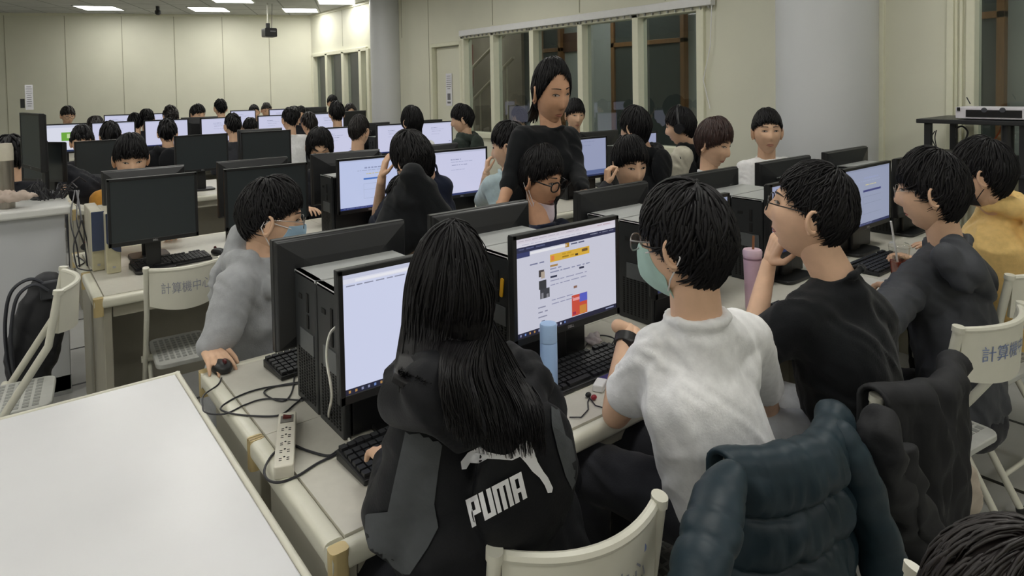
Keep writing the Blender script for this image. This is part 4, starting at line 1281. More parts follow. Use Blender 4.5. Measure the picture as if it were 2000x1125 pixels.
# 5. yellow hoodie
yh = person('person in yellow hooded sweatshirt with black mask', Py(1912, 267, .90), 97, -4, 0, dict(front=88, side=92, back=118, thick=.02, n=420, w=.007, length=58, mess=.18),
       topm=C_yell, top='hoodie', J=dict(N=Py(1950, 398, .86), SL=Py(1912, 462, .93), SR=Py(2030, 455, .80), EL=Py(1895, 560, 1.06), WL=Pz(1850, 490, .79), HIP=Py(2000, 660, .82)),
       hi=True, mask=M_maskk, wr=.006, group=GRP, puff=.1, hood='down', legs=C_dark)
# 6. grey hoodie on the far side, hand on a mouse
MS = Pz(431, 722, .74)
gh = person('person in heather grey hoodie with pale blue mask, hand on a mouse', Py(543, 344, 2.32), 346, -10, 0, dict(front=80, side=84, back=104, thick=.024, n=420, w=.008, length=52, mess=.25),
       body=308, topm=C_ghood, top='hoodie', J=dict(N=Py(510, 505, 2.33), SR=Py(462, 558, 2.22), SL=Py(580, 545, 2.35), ER=Py(432, 655, 2.16), WR=Vector((MS.x-.015, MS.y+.085, .785)), EL=Py(640, 640, 2.3), WL=Pz(660, 640, .79), HIP=Vector((Py(490, 740, 2.36).x, 2.42, .5))),
       hs=1.08, hz=1.17, hi=True, mask=M_maskb, specs=(M_gmetal, .02, .0013), wr=.007, group=GRP, puff=.1, hood='down', collar=.014, extra=[('c', Py(476, 458, 2.42), Py(466, 498, 2.38), .045, .05), ('c', Py(466, 498, 2.38), Py(492, 545, 2.26), .05, .042), ('c', Py(492, 545, 2.26), Py(528, 562, 2.2), .042, .03)], legs=C_dark, skin=M_skin,
       handspec=dict(R=dict(d=(.12, -1, -.15), pn=(0, .1, -1), curl=.32, spread=.14, th=(1, 0, 0), L=.155)))
# 7. black hood up
hp = person('person hidden under a black hood with a black mask behind the second monitor', Py(812, 340, 2.45), 318, -20, 0, dict(front=70, side=70, back=80, thick=.008, n=40), topm=C_btee, top='hoodie', hood='up', mask=M_maskk,
       J=dict(N=Py(818, 495, 2.48)), hi=True, hs=.98, hz=1.0, group=GRP, legs=C_dark,
       hoodp=[('c', Py(806, 345, 2.40), Py(852, 425, 2.37), .055, .075), ('c', Py(803, 333, 2.43), Py(806, 385, 2.44), .034, .105), ('c', Py(810, 388, 2.44), Py(815, 432, 2.45), .10, .125), ('c', Py(826, 368, 2.40), Py(850, 428, 2.38), .06, .055), ('c', Py(790, 385, 2.48), Py(778, 450, 2.48), .075, .11), ('c', Py(830, 430, 2.5), Py(860, 480, 2.5), .08, .09)])
# 8. glasses and lowered mask
gg = person('person with black spectacles and pale mask pulled under the chin, navy and purple T-shirt', Py(1068, 283, 2.32), 281, -14, 3, dict(front=80, side=94, back=122, thick=.024, n=420, w=.008, length=58, mess=.2, sweep=.3),
       topm=C_navy, top='t_shirt', long=False, J=dict(N=Py(1058, 440, 2.36)), hs=1.1, hz=1.3, hi=True, specs=(M_gframe, .022, .0036), mask=M_maskp, maskdrop=.072, group=GRP, legs=C_dark, skin=M_skin2)
bv = bvh_of(gg.topraw)
patch([(1076, 432), (1082, 428), (1084, 440), (1078, 446)], 'shirt_print', mat('magenta_print', 'a03a9a', .8), gg.root, bv, .003)
# 9. bowl cut with a fist beside the face
bc = person('person with black bowl cut, fist raised beside the face, peering over a monitor', Py(1234, 265, 2.32), 247, -10, 0, dict(front=84, side=94, back=112, thick=.024, n=420, w=.008, length=60, mess=.12),
       body=262, topm=C_dark, top='sweater', J=dict(WR=Py(1186, 362, 2.12), ER=Py(1165, 410, 2.1), N=Py(1245, 390, 2.36)), hs=1.14, hz=1.25, hi=True, group=GRP, legs=C_dark,
       handspec=dict(R=dict(d=(.1, .05, 1), pn=(.5, -.3, 0), curl=1.0, th=(.4, -.6, .3), L=.15)))
# 10. brown hair
bh = person('person with brown hair looking down to the right over a monitor', Py(1406, 229, 2.36), 272, -14, 0, dict(front=84, side=96, back=114, thick=.026, n=420, w=.008, length=62, mess=.15),
       hairm=M_hairb, topm=C_lgrey, top='sweatshirt', hs=1.14, hz=1.3, hi=True, group=GRP, legs=C_dark)
# 11. white top
wg = person('person in white sweatshirt facing the camera by the big column', Py(1498, 211, 2.28), 222, 2, 0, dict(front=80, side=84, back=106, thick=.02, n=380, w=.008, length=56, mess=.22),
       body=250, topm=C_white, top='sweatshirt', hs=1.16, hz=1.22, hi=True, group=GRP, legs=C_dark, skin=M_skin, tw=1.05)
# 12. the woman standing
TN = Py(1078, 250, 2.52)
tc = person('standing person with shoulder length black hair in black sweater bending over the desks', Py(1083, 112, 2.44), 262, -16, 4, dict(front=60, side=104, back=135, thick=.014, n=380, w=.007, length=64, mess=.12, sweep=.25),
       body=272, topm=C_btee, top='sweater', J=dict(N=TN, SR=Py(1018, 268, 2.52), SL=Py(1112, 268, 2.52), ER=Py(1000, 345, 2.50), WR=Py(978, 405, 2.42), EL=Py(1124, 330, 2.42), WL=Py(1140, 372, 2.26), HIP=Vector((TN.x-.02, 2.68, .98))),
       hs=1.18, hz=1.48, hi=True, standing=True, cuff=dict(R=.3), group='people standing', wr=.004, skin=M_skin2, tw=1.0, legs=C_dark)
st = []
for k in range(130):
    a = Py(1054+rnd.uniform(-8, 6), 165+rnd.uniform(-10, 12), 2.54); b = Py(1048+rnd.uniform(-8, 6), 200, 2.60); c = Py(1042+rnd.uniform(-13, 9), rnd.uniform(216, 242), 2.63)
    st.append([a, b, c])
curtain(None, st, None, .006, rnd).build('hair_tail', M_hairc, tc.root, auto=False)

# ---- second row, backs to us
nv = person('person in navy T-shirt propping the head on a raised arm', Py(786, 256, 2.88), 100, -18, -8, dict(front=88, side=98, back=122, thick=.026, n=420, w=.009, length=55, mess=.4),
       topm=C_navy, top='t_shirt', long=False, J=dict(N=Py(832, 338, 2.86), SL=Py(788, 375, 2.9), SR=Py(862, 365, 2.82), EL=Pz(736, 436, .79), WL=Py(746, 345, 2.98), HIP=Py(850, 500, 2.84)), hi=True, group=GRP, legs=C_dark, sleeve=.92,
       handspec=dict(L=dict(d=(.25, -.1, 1), pn=(.8, -.2, -.3), curl=.3, th=(0, -1, .2))))
lb = person('person in pale blue T-shirt with a hand raised to the face', Py(988, 236, 2.92), 122, -8, 0, dict(front=84, side=90, back=114, thick=.018, n=360, w=.008, length=52, mess=.15),
       topm=C_lblue, top='t_shirt', long=False, J=dict(N=Py(996, 338, 2.90), SL=Py(962, 362, 2.94), EL=Pz(940, 398, .80), WL=Py(950, 338, 3.05)), hi=True, group=GRP, legs=C_dark,
       handspec=dict(L=dict(d=(.15, 0, 1), pn=(.6, -.3, 0), curl=.7, th=(0, -1, .3), L=.15)))
lh = person('person in dark hooded jacket seen from behind, black collar length hair', Py(1236, 206, 2.92), 96, -6, 0, dict(front=86, side=104, back=134, thick=.018, n=360, w=.008, length=60, mess=.15),
       topm=C_btee, top='jacket', J=dict(N=Py(1262, 295, 2.90)), hood='down', group=GRP, legs=C_dark, hi=True)
hd = person('person wearing large black headphones and a black and cream vest', Py(1322, 208, 2.95), 112, -10, 0, dict(front=86, side=92, back=116, thick=.014, n=360, w=.008, length=52, mess=.15),
       topm=C_btee, top='vest', J=dict(N=Py(1342, 290, 2.92)), hood='down', group=GRP, legs=C_dark, hi=True, puff=.15)
mb = MB(); arc = [hd.M @ Vector((-.088*math.sin(t), -.015, .135*math.cos(t)*.98)) for t in [math.radians(a) for a in range(-85, 86, 10)]]
mb.tube(arc, .010, 8); hb = mb.build('headphones', mat('headphone_black', '1e1e22', .35), hd.root)
for s in (-1, 1):
    m2 = MB(); m2.cyl(hd.M @ Vector((s*.072, -.012, -.008)), hd.M @ Vector((s*.108, -.014, -.008)), .040, .034, 20)
    m2.build('ear_cup', MATS['headphone_black'], hb, org=hd.root['_org'])
MB().raw(organic([('c', hd.J['SL']+Vector((.01, 0, .01)), hd.J['EL'], .078, .070)], .008, 4, .004, 12, 3)).build('padded_sleeve', C_cream, hd.root, auto=False)
# ------------------------------------------------------------------ everyone farther back
C_pblue = cloth('pale_blue_shirt', 'b7c8d8'); C_char = cloth('charcoal_cotton', '3a3b40'); C_blk2 = cloth('black_fleece', '1a1b1f')
short = dict(front=88, side=92, back=114, thick=.018, n=260, w=.009, length=52, mess=.2)
bob = dict(front=88, side=112, back=130, thick=.02, n=260, w=.009, length=62, mess=.12)
crop = dict(front=80, side=86, back=108, thick=.011, n=240, w=.007, length=36, mess=.2)
CROWD = [
 # label, px, py, y, yaw, pitch, style, hair, top material, extras
 ('person with black fringe glaring over two dark monitors, tan orange shirt', 255, 261, 4.32, 266, -14, short, M_hair, C_orange, dict(long=True)),
 ('long haired person bent low behind a monitor in the second double row', 624, 252, 4.36, 250, -28, dict(short, side=125, back=140, front=70), M_hair, C_dark, {}),
 ('black haired person facing us just right of the standing person', 1124, 192, 4.36, 244, -8, short, M_hair, C_navy, {}),
 ('person in spectacles and dark top seen from behind, head turned to the right', 703, 224, 5.32, 36, -8, crop, M_hairc, C_char, dict(specs=M_gframe)),
 ('person with white collar and thick black hair seen from behind in the third double row', 801, 206, 5.32, 96, -8, bob, M_hair, C_white, {}),
 ('person in dark green jacket leaning in, profile to the left', 897, 203, 5.32, 142, -10, short, M_hair, C_green, dict(hood='down')),
 ('person whose eyes just show over the leftmost off monitor of the third double row', 160, 244, 6.9, 268, -8, short, M_hair, C_dark, {}),
 ('dark haired person by the steel flask behind the lectern', 18, 262, 5.6, 95, -10, short, M_hair, C_dark, {}),
 ('dark haired person just left of the standing person’s shoulder', 1011, 207, 6.9, 100, -8, short, M_hair, C_dark, {}),
 ('person seen from behind before a lit screen, black round hair, leftmost in its row', 214, 236, 7.55, 92, -8, short, M_hair, C_dark, {}),
 ('person in black jacket seen from behind, head tilted, beside a tall lit screen', 326, 231, 7.55, 80, -12, short, M_hair, C_blk2, dict(hood='down')),
 ('person in dark patterned top with black hair seen from behind, fourth double row', 453, 221, 7.55, 92, -6, crop, M_hair, C_char, {}),
 ('person with white collar and short black hair, fourth double row, seen from behind', 564, 210, 7.55, 94, -6, crop, M_hair, C_white, {}),
 ('person with tall black hair seen from behind by the inner window', 656, 197, 7.55, 82, -6, short, M_hair, C_dark, {}),
 ('person in pale blue shirt holding a hand to the chin, fourth double row', 387, 203, 9.2, 288, -6, short, M_hair, C_pblue, {}),
 ('person with hair parted in the middle, half hidden by lit screens', 186, 226, 9.2, 268, -14, bob, M_hairc, C_dark, {}),
 ('person with dark hood bent down between two lit screens', 490, 231, 9.0, 262, -24, dict(short, thick=.03), M_hair, C_blk2, dict(face=False)),
 ('person with dark brown hair seen from behind, bent over, fourth double row', 600, 219, 7.6, 94, -18, short, M_hairc, C_dark, {}),
 ('person with long brown hair and light face near the inner window', 684, 202, 9.2, 258, -4, dict(bob, front=70, side=130), M_hairc, C_dark, {}),
 ('black haired person bent over, left one of two heads together', 262, 221, 9.9, 92, -18, short, M_hair, C_dark, {}),
 ('black haired person with spiky hair, right one of two heads together', 286, 212, 9.9, 80, -10, short, M_hair, C_dark, {}),
 ('person with curly brown hair seen from behind in the last double row', 332, 206, 9.9, 92, -6, dict(short, thick=.032, mess=.6, length=30), M_hairc, C_dark, {}),
 ('person with bun hair and spectacles in the last double row, leftmost face', 133, 207, 11.4, 280, -14, short, M_hairc, C_dark, dict(specs=M_gframe)),
 ('person sitting tall with cropped hair seen from behind by the back wall', 430, 193, 9.9, 92, 0, crop, M_hair, C_dark, {}),
 ('person with flushed face looking over a lit screen in the last double row', 496, 204, 11.4, 262, -8, crop, M_hair, C_navy, {}),
 ('person with dark brown crop in navy top at the last double row', 521, 201, 11.4, 262, -20, crop, M_hairc, C_navy, {}),
 ('person with black hair low between monitors near the back right corner', 588, 207, 11.4, 262, -10, short, M_hair, C_dark, {}),
 ('person with black hair in the back right corner before the far window', 649, 185, 10.9, 250, -8, short, M_hair, C_dark, {}),
 ('black haired person bent low beside the white collared person, back rows', 572, 207, 9.9, 92, -14, short, M_hair, C_dark, {}),
]
for i, (lab, px, py, y, yaw, pt, stl, hm_, tm, ex) in enumerate(CROWD):
    p = Py(px, py, y); near = y < 5.5
    sgn = 90 if math.sin(math.radians(yaw)) > 0 else 270
    kw = dict(face=math.sin(math.radians(yaw)) < .3, hi=near, group=GRP, legs=C_dark, topm=tm, hairm=hm_, wr=.003, hs=1.12, hz=1.24, body=sgn+(yaw-sgn)*.4 if abs(yaw-sgn) < 100 else sgn, top='jacket' if 'hood' in ex else 'shirt', seed=i*7+1)
    kw.update(ex)
    if y > 8.9: kw.update(hs=1.1, hz=1.15)
    J = {}
    if 'chin' in lab: J = dict(WR=Py(384, 240, 9.05), ER=Py(376, 262, 9.0))
    person(lab, p, yaw, pt, 0, stl, J=J, **kw)
cp = Pz(1995, 1033, 1.10)
person('crown of a dark brown haired head in the bottom right corner', cp, 120, -5, 0, dict(short, n=420, w=.005, mess=.12), hi=True, topm=C_dark, hairm=M_hairc, group=GRP, legs=C_dark)
# ------------------------------------------------------------------ tables, chairs and clothes on them
M_wtab = mat('white_laminate', 'e3e3e5', .28, var=.01, nscale=8)
t = thing('white_table', 'large plain white table in the bottom left corner', 'table', (-.45, 1.45, 0), world=True)
x0, x1, y0, y1 = -1.35, .395, .62, 2.135
MB().box(((x0+x1)/2, (y0+y1)/2, .727), (x1-x0-.03, y1-y0-.03, .027)).build('tabletop', M_wtab, t, smooth=False, bevel=.003)
e = MB().rbox(((x0+x1)/2, y1-.007, .725), (x1-x0, .014, .035), .006, 0).rbox(((x0+x1)/2, y0+.007, .725), (x1-x0, .014, .035), .006, 0)
e.rbox((x1-.007, (y0+y1)/2, .725), (.014, y1-y0, .035), .006, 1).rbox((x0+.007, (y0+y1)/2, .725), (.014, y1-y0, .035), .006, 1)
e.build('edge_trim', M_edge, t)
for x in (x0+.08, x1-.08):
    for y in (y0+.08, y1-.08): MB().box((x, y, .355), (.04, .04, .71)).build('leg', M_dpan, t, smooth=False, bevel=.003)
def mid(a, b): return ((a[0]+b[0])/2, (a[1]+b[1])/2)
def chair_px(lab, pa, pb, text='計算機中心', blue=True, z=.86, rz=None):
    a, b = Pz(*pa, z), Pz(*pb, z); d = b-a; w = math.hypot(d.x, d.y)
    if rz is None: rz = math.atan2(d.y, d.x)
    c = (a+b)/2; off = Vector((math.sin(rz), -math.cos(rz), 0))*-.205   # back tops sit .205 behind the origin
    return chair(lab, c.x+off.x, c.y+off.y, rz, text, blue, w/.374)
chair_px('ivory folding chair in the bottom middle, behind the person with long hair', (966, 1092), (1288, 985), '計算機中心', False)
chair_px('ivory folding chair under the dark teal puffer jacket', (1428, 915), (1620, 825))
chair_px('ivory folding chair under the black jacket, behind the person in black T-shirt', (1712, 785), (1858, 718))
chair_px('ivory folding chair with blue handwriting behind the person in slate windbreaker', (1872, 648), (1996, 600))
chair_px('empty ivory folding chair cut by the bottom edge beside the dark brown haired head', (1786, 1128), (1924, 1046), '', False)
chair_px('ivory folding chair of the person in yellow, at the right edge', (1972, 545), (2080, 505), '', False)
chair_px('empty ivory folding chair with grey handwriting before the switched off monitor', (286, 532), (430, 507), '計算機中心', False, rz=math.radians(-4))
chair('ivory folding chair of the person in heather grey hoodie', .78, 2.52, math.radians(150), '', False)
# clothes over chair backs
M_puff = mat('dark_teal_nylon', '21313a', .47, var=.12, nscale=25, bump=.25, bscale=60, spec=.35)
M_bjack = mat('black_jacket_cloth', '17181c', .7, var=.1, bump=.25, bscale=90)
M_beige = mat('beige_lining', 'b9ad9f', .85, bump=.2)
def drape(pa, pb, drop, quilt, amp, seed, flare=1.0, front=.13, wide=1.10):
    """a garment folded over the top of a chair back: lining side, roll over the top, back body"""
    z = .86
    a, b = Pz(*pa, z), Pz(*pb, z); c = (a+b)/2; d = (b-a); hw = d.length/2*wide; d.normalize(); nb = Vector((d.y, -d.x, 0)).normalized()
    prof = []
    for i in range(8): prof.append((-.036, .868-front+front*i/7, 0, 0))
    for i in range(1, 8):
        q = math.pi*i/8; prof.append((-.036*math.cos(q), .868+.034*math.sin(q), i/8, 0))
    n = 130
    for i in range(n+1): prof.append((.036, .868-drop*i/n, 1, drop*i/n))
    rows = []; NC = 48
    for (off, zz, k, s) in prof:
        row = []
        for j in range(NC+1):
            u = -1+2*j/NC; v = s/drop; bow = .055*max(0, 1-(u*wide)**2)*(1-.25*v)
            puff = amp*(abs(math.sin(math.pi*((s+.02)/quilt+.05*math.sin(u*4+1))))**.4-.55)*k if quilt else 0
            sm_ = (1-abs(math.sin(math.pi*((s+.02)/quilt))))**2 if quilt else 0
            w_ = sm_*.010*noise.noise(Vector((u*34+seed, s*5, 9)))+noise.noise(Vector((u*4+seed, s*9, seed)))*(.010 if quilt else .024)+noise.noise(Vector((u*9+seed, s*14, 2)))*.008+noise.noise(Vector((u*22+seed, s*16, 4)))*.006
            wd = hw*(1+(flare-1)*v**.8)*(1+.012*noise.noise(Vector((s*20, seed, u))))
            p = c+d*(u*wd)+nb*(off+bow+(puff+max(-.012, w_))*k+.02*v-.05*max(0, abs(u)-.86)/.14*k*min(1, s*12))
            p.z = zz+.006*noise.noise(Vector((u*5+seed, 3, seed)))
            row.append(p)
        rows.append(row)
    return MB().sheet(rows, -.010), c, d, nb, hw
def sleeve(pts, rr, quilt, amp, seed):
    pts = [Vector(p) for p in pts]; out = []; L_ = 0
    N = 44; segs = len(pts)-1
    for i in range(N+1):
        t = i/N*segs; k = min(int(t), segs-1); f = t-k
        p0, p1, p2, p3 = pts[max(k-1, 0)], pts[k], pts[k+1], pts[min(k+2, segs)]
        out.append(.5*((2*p1)+(p2-p0)*f+(2*p0-5*p1+4*p2-p3)*f*f+(3*p1-p0-3*p2+p3)*f**3))
    rad = []
    for i in range(N+1):
        t = i/N; r = rr[0]+(rr[1]-rr[0])*t; s = t*.55
        if quilt: r += amp*(abs(math.sin(math.pi*s/quilt))**.5-.5)
        r *= (.3+.7*min(1, t*5)**.6) if t < .2 else 1
        rad.append(r)
    mb = MB().tube(out, rad, 18, flat=.72)
    mb.v = [tuple(Vector(p)+Vector((noise.noise(Vector(p)*22+Vector((seed, 0, 0))), noise.noise(Vector(p)*20+Vector((0, seed, 0))), 0))*(.007 if quilt else .022)) for p in mb.v]
    return mb
jk_ = thing('puffer_jacket', 'dark teal quilted puffer jacket hung over the back of a folding chair', 'jacket', Pz(1530, 900, .0), world=True)
bodym, c, d, nb, hw = drape((1428, 915), (1620, 825), .50, .10, .034, 3.1, 1.06, wide=1.18)
bodym.build('jacket_back', M_puff, jk_, auto=False)
for s, pts, nm in ((-1, [(1432, 908), (1402, 985), (1382, 1055), (1366, 1140), (1374, 1240)], 'sleeve'), (1, [(1632, 822), (1656, 890), (1692, 980), (1722, 1080), (1742, 1190)], 'sleeve')):
    P_ = [Py(px, py, c.y-.03-(.0 if s < 0 else .06)-.02*i+.03*(s > 0)) for i, (px, py) in enumerate(pts)]
    sleeve(P_, (.042, .048), .10, .0042, 5+s).build(nm, M_puff, jk_, auto=False)
bj = thing('black_jacket', 'black jacket with beige lining hung over the chair behind the person in black T-shirt', 'jacket', Pz(1780, 900, 0), world=True)
bodym, c, d, nb, hw = drape((1712, 785), (1858, 718), .36, 0, 0, 9.7, .62)
bodym.build('jacket_back', M_bjack, bj, auto=False)
P_ = [Py(px, py, c.y-.03) for px, py in ((1718, 790), (1712, 850), (1722, 930), (1752, 1010), (1765, 1075))]
sleeve(P_, (.04, .06), 0, 0, 2).build('sleeve', M_bjack, bj, auto=False)
P_ = [Py(px, py, c.y-.06) for px, py in ((1760, 870), (1770, 940), (1785, 1000), (1800, 1050))]
sleeve(P_, (.035, .05), 0, 0, 8).build('sleeve', M_bjack, bj, auto=False)
# beige drawstring bag hanging under it
bg = thing('cloth_bag', 'beige drawstring cloth bag hanging behind the black jacket', 'bag', Pz(1870, 1000, 0), world=True)
pr_ = []
for (px, py, r) in ((1852, 872, .03), (1862, 910, .042), (1872, 945, .048), (1890, 980, .03)): pr_.append((Py(px, py, .53), r*.85))
v_, f_ = organic([('c', pr_[i][0], pr_[i+1][0], pr_[i][1], pr_[i+1][1]) for i in range(3)], .008, 3, .008, 16, 3)
MB().raw((v_, f_)).build('bag_body', M_beige, bg, auto=False)
MB().tube([Py(1818, 935, .54), Py(1835, 960, .53), Py(1870, 988, .53), Py(1918, 1008, .53)], .004, 6).build('drawstring', M_cable, bg)

# ------------------------------------------------------------------ things on the front desks
ZD = .74
keyboard('black keyboard half behind the computer, by the hand on the mouse', *(lambda p: (p.x+.16, p.y))(Pz(548, 722, ZD)), math.radians(4))
keyboard('black keyboard in front of the shop page monitor beside the pale blue bottle', *(lambda p: (p.x, p.y))(Pz(1135, 730, ZD)), 0)
keyboard('black keyboard mostly hidden by the arm of the person with long hair', *(lambda p: (p.x+.11, p.y))(Pz(745, 895, ZD)), math.radians(2))
keyboard('black keyboard between the white T-shirt and the pink cup', *(lambda p: (p.x+.05, p.y))(Pz(1490, 640, ZD)), 0)
keyboard('black keyboard behind the iced tea cup', *(lambda p: (p.x+.02, p.y))(Pz(1718, 520, ZD)), 0)
keyboard('black keyboard on the second double row before the switched off monitor', *(lambda p: (p.x, p.y))(Pz(335, 515, ZD)), math.radians(5), sx=.85)
mouse('black mouse under the hand of the person in heather grey hoodie', MS.x, MS.y, math.radians(190))
mouse('black mouse at the right end of the keyboard on the second double row', *(lambda p: (p.x, p.y))(Pz(427, 497, ZD)), math.radians(20))
mouse('black mouse held by the person in slate windbreaker', *(lambda p: (p.x, p.y))(Pz(1783, 514, ZD)), math.radians(10))
def spline(P_, n=8):
    out = []
    for i in range(len(P_)-1):
        p0, p1, p2, p3 = P_[max(i-1, 0)], P_[i], P_[i+1], P_[min(i+2, len(P_)-1)]
        for k in range(n):
            t = k/n; out.append(.5*((2*p1)+(p2-p0)*t+(2*p0-5*p1+4*p2-p3)*t*t+(3*p1-p0-3*p2+p3)*t**3))
    return out+[P_[-1]]
def cable(name, lab, pts, r=.0028, m=None, cat='cable', z=ZD):
    P_ = [Vector(p) if not isinstance(p, tuple) or len(p) == 3 else Pz(p[0], p[1], z+r) for p in pts]; out = []
    for i in range(len(P_)-1):
        p0, p1, p2, p3 = P_[max(i-1, 0)], P_[i], P_[i+1], P_[min(i+2, len(P_)-1)]
        for k in range(8):
            t = k/8; out.append(.5*((2*p1)+(p2-p0)*t+(2*p0-5*p1+4*p2-p3)*t*t+(3*p1-p0-3*p2+p3)*t**3))
    out.append(P_[-1])
    o = MB().tube(out, r, 6).build(name, m or M_cable, None, org=out[0]); return tag(o, lab, cat)
cable('mouse_cable', 'dark mouse cable looping off the left edge of the desk behind the power strip', [(433, 738), (425, 752), (398, 772), (396, 792), (402, 806), (440, 808), (480, 790), (520, 779), (592, 782)], .0022)
cable('keyboard_cable', 'dark keyboard cable crossing the bare desk beside the charcoal computer front', [(575, 735), (570, 765), (555, 783), (530, 778), (516, 765), (540, 754), (592, 745)], .0022)
cable('network_cable', 'long dark cable curving over the bare desk near the grey hoodie', [(592, 748), (520, 757), (470, 772), (432, 795), (445, 806), (490, 812), (545, 811), (575, 790), (592, 775)], .0024)
cable('power_cable', 'dark cable looping round the white power strip', [(735, 845), (690, 862), (660, 880), (640, 890), (600, 880), (565, 868), (535, 885), (517, 915), (522, 936), (545, 942), (580, 930), (620, 905), (660, 885), (700, 855), (735, 850)], .0028)
pw = Py(658, 636, 1.46)
cable('usb_cable', 'white charging cable plugged into the computer front and running down to the desk', [pw+Vector((.01, .02, 0)), pw, Py(643, 655, 1.44), Py(638, 700, 1.42), Py(648, 770, 1.40), Pz(643, 815, ZD+.02), (668, 840), (686, 868), (682, 900), (700, 918), (722, 920), (735, 916)], .0032, M_wcable)
# power strip
a_, b_ = Pz(562, 830, ZD), Pz(555, 930, ZD); L_ = (a_-b_).length
ps = thing('power_strip', 'white power strip with six outlets lying on the front desk', 'power strip', (a_+b_)/2, math.atan2((a_-b_).y, (a_-b_).x))
MB().rbox((0, 0, .014), (L_+.02, .042, .028), .006, 2).build('strip_body', mat('ivory_plastic', 'd6d2c4', .45), ps, bevel=.002)
mb = MB()
for i in range(5):
    for s in (-1, 1):
        for u in (-1, 1): mb.box((-L_*.42+i*L_*.145+u*.004, s*.008, .0285), (.0015, .006, .001))
    mb.cyl((-L_*.42+i*L_*.145+.009, 0, .028), (-L_*.42+i*L_*.145+.009, 0, .0288), .0025, n=8)
mb.build('outlet', M_slot, ps, smooth=False)
MB().box((L_*.38, 0, .029), (.034, .030, .002)).build('switch_plate', mat('switch_grey', '6f6c66', .5), ps, smooth=False)
MB().box((L_*.40, .0, .032), (.012, .02, .006), Matrix.Rotation(.25, 3, 'X')).build('rocker_switch', mat('switch_red', '5c1f1c', .4), ps, smooth=False, bevel=.001)
# bottle
p = Pz(1073, 772, ZD); 
bo = thing('drink_bottle', 'tall pale blue bottle standing beside the long haired person', 'bottle', p)
ztop = Py(1069, 632, p.y).z-.74; rb = .0235
MB().lathe([(rb*.96, 0), (rb, .006), (rb, ztop*.74), (rb*.97, ztop*.745), (rb*.97, ztop*.75), (rb, ztop*.755)], 32).build('bottle_body', mat('pale_blue_enamel', '9fbde6', .35, var=.02), bo)
MB().lathe([(rb, ztop*.757), (rb, ztop*.98), (rb*.93, ztop), (rb*.3, ztop*1.002)], 32).build('cap', mat('pale_blue_cap', 'aac8ee', .4, var=.02), bo)
# pink tumbler
p = Pz(1470, 604, ZD)
cu = thing('tumbler', 'pale pink tumbler with a straw standing between two persons', 'cup', p)
zt = Py(1466, 488, p.y).z-ZD; rt = .033
M_pink = mat('pink_plastic', 'dbb7c6', .4, var=.02)
MB().lathe([(rt*.72, 0), (rt*.76, .006), (rt, zt*.90)], 32).build('cup_body', M_pink, cu)
MB().lathe([(rt*1.04, zt*.90), (rt*1.05, zt*.97), (rt*.95, zt), (.004, zt*1.0)], 32).build('lid', mat('pink_lid', 'e2c4d0', .35, var=.02), cu)
MB().cyl((.004, 0, zt*.95), (.008, 0, zt*1.22), .0045, n=8).build('straw', mat('amber_straw', '8a5a3a', .4), cu)
MB().lathe([(rt*1.005, zt*.84), (rt*1.01, zt*.87)], 32, cap=False).build('band', mat('pink_band', '8f6d7a', .5), cu)
# iced tea
p = Pz(1756, 546, ZD)
ic = thing('iced_tea_cup', 'clear plastic cup of iced tea with white straw beside the slate windbreaker', 'cup', p)
zt = Py(1758, 480, p.y).z-ZD; rt = .040
M_clear = glass_mat('clear_plastic', (.93, .93, .92), .05)
MB().lathe([(rt*.70, 0), (rt*.72, .004), (rt, zt)], 32, cap=False).build('cup_wall', M_clear, ic)
MB().lathe([(rt*.685, .003), (rt*.87, zt*.56)], 32).build('tea', mat('red_brown_tea', '7a3522', .15, var=.1), ic)
mb = MB(); rr = random.Random(4)
for k in range(10): mb.box((rr.uniform(-.018, .018), rr.uniform(-.018, .018), zt*.60+rr.uniform(-.004, .012)), (.014, .014, .014), Matrix.Rotation(rr.uniform(0, 3), 3, 'Z') @ Matrix.Rotation(rr.uniform(0, 1), 3, 'X'))
mb.build('ice', glass_mat('ice_clear', (.85, .84, .82), .08), ic, smooth=False)
MB().lathe([(rt*1.03, zt-.004), (rt*1.04, zt+.002), (rt*.9, zt+.012), (rt*.5, zt+.016)], 32, cap=False).build('dome_lid', M_clear, ic)
q1 = Py(1740, 432, p.y)-p; MB().cyl((.006, 0, .02), q1, .0042, n=8).build('straw', mat('white_straw', 'e8e8e8', .4), ic)
# small things
o = MB().box((0, 0, 0), (.05, .03, .02)).build('power_bank', M_white, None, False, org=(0, 0, 0), bevel=.004); o.location = Pz(1172, 752, ZD+.01); o.rotation_euler.z = .5
tag(o, 'small white box lying under the keyboard by the elbow in white sleeve', 'box')
o = MB().box((0, 0, 0), (.055, .05, .012)).build('phone_case', mat('purple_case', '3c3470', .5), None, False, org=(0, 0, 0), bevel=.003); o.location = Pz(1192, 742, ZD+.006)
tag(o, 'purple case on the desk beside the small white box', 'phone case')
ep = thing('earphones', 'dark earphones with red ends on the desk by the bare elbow', 'earphones', Pz(1152, 773, ZD))
b0 = Pz(1152, 773, ZD)
def rel(px, py, z=ZD+.003): return Pz(px, py, z)-b0
MB().tube([rel(1112, 815), rel(1135, 815), rel(1149, 800), rel(1148, 785), rel(1152, 776)], .0017, 6).tube([rel(1180, 797), rel(1163, 792), rel(1152, 778)], .0017, 6).build('cord', M_cable, ep)
for px, py, m in ((1149, 771, M_black), (1160, 776, mat('red_bud', '8c2430', .4))): MB().ell(rel(px, py, ZD+.007), (.009, .007, .007)).build('ear_bud', m, ep)
ti = thing('tissue', 'crumpled white tissue with pink print behind the shop page monitor stand', 'tissue', Pz(1158, 672, ZD))
v_, f_ = organic([('e', (0, 0, .012), (.03, .022, .014)), ('e', (.018, .01, .014), (.02, .016, .016))], .004, 1, .006, 40, 2)
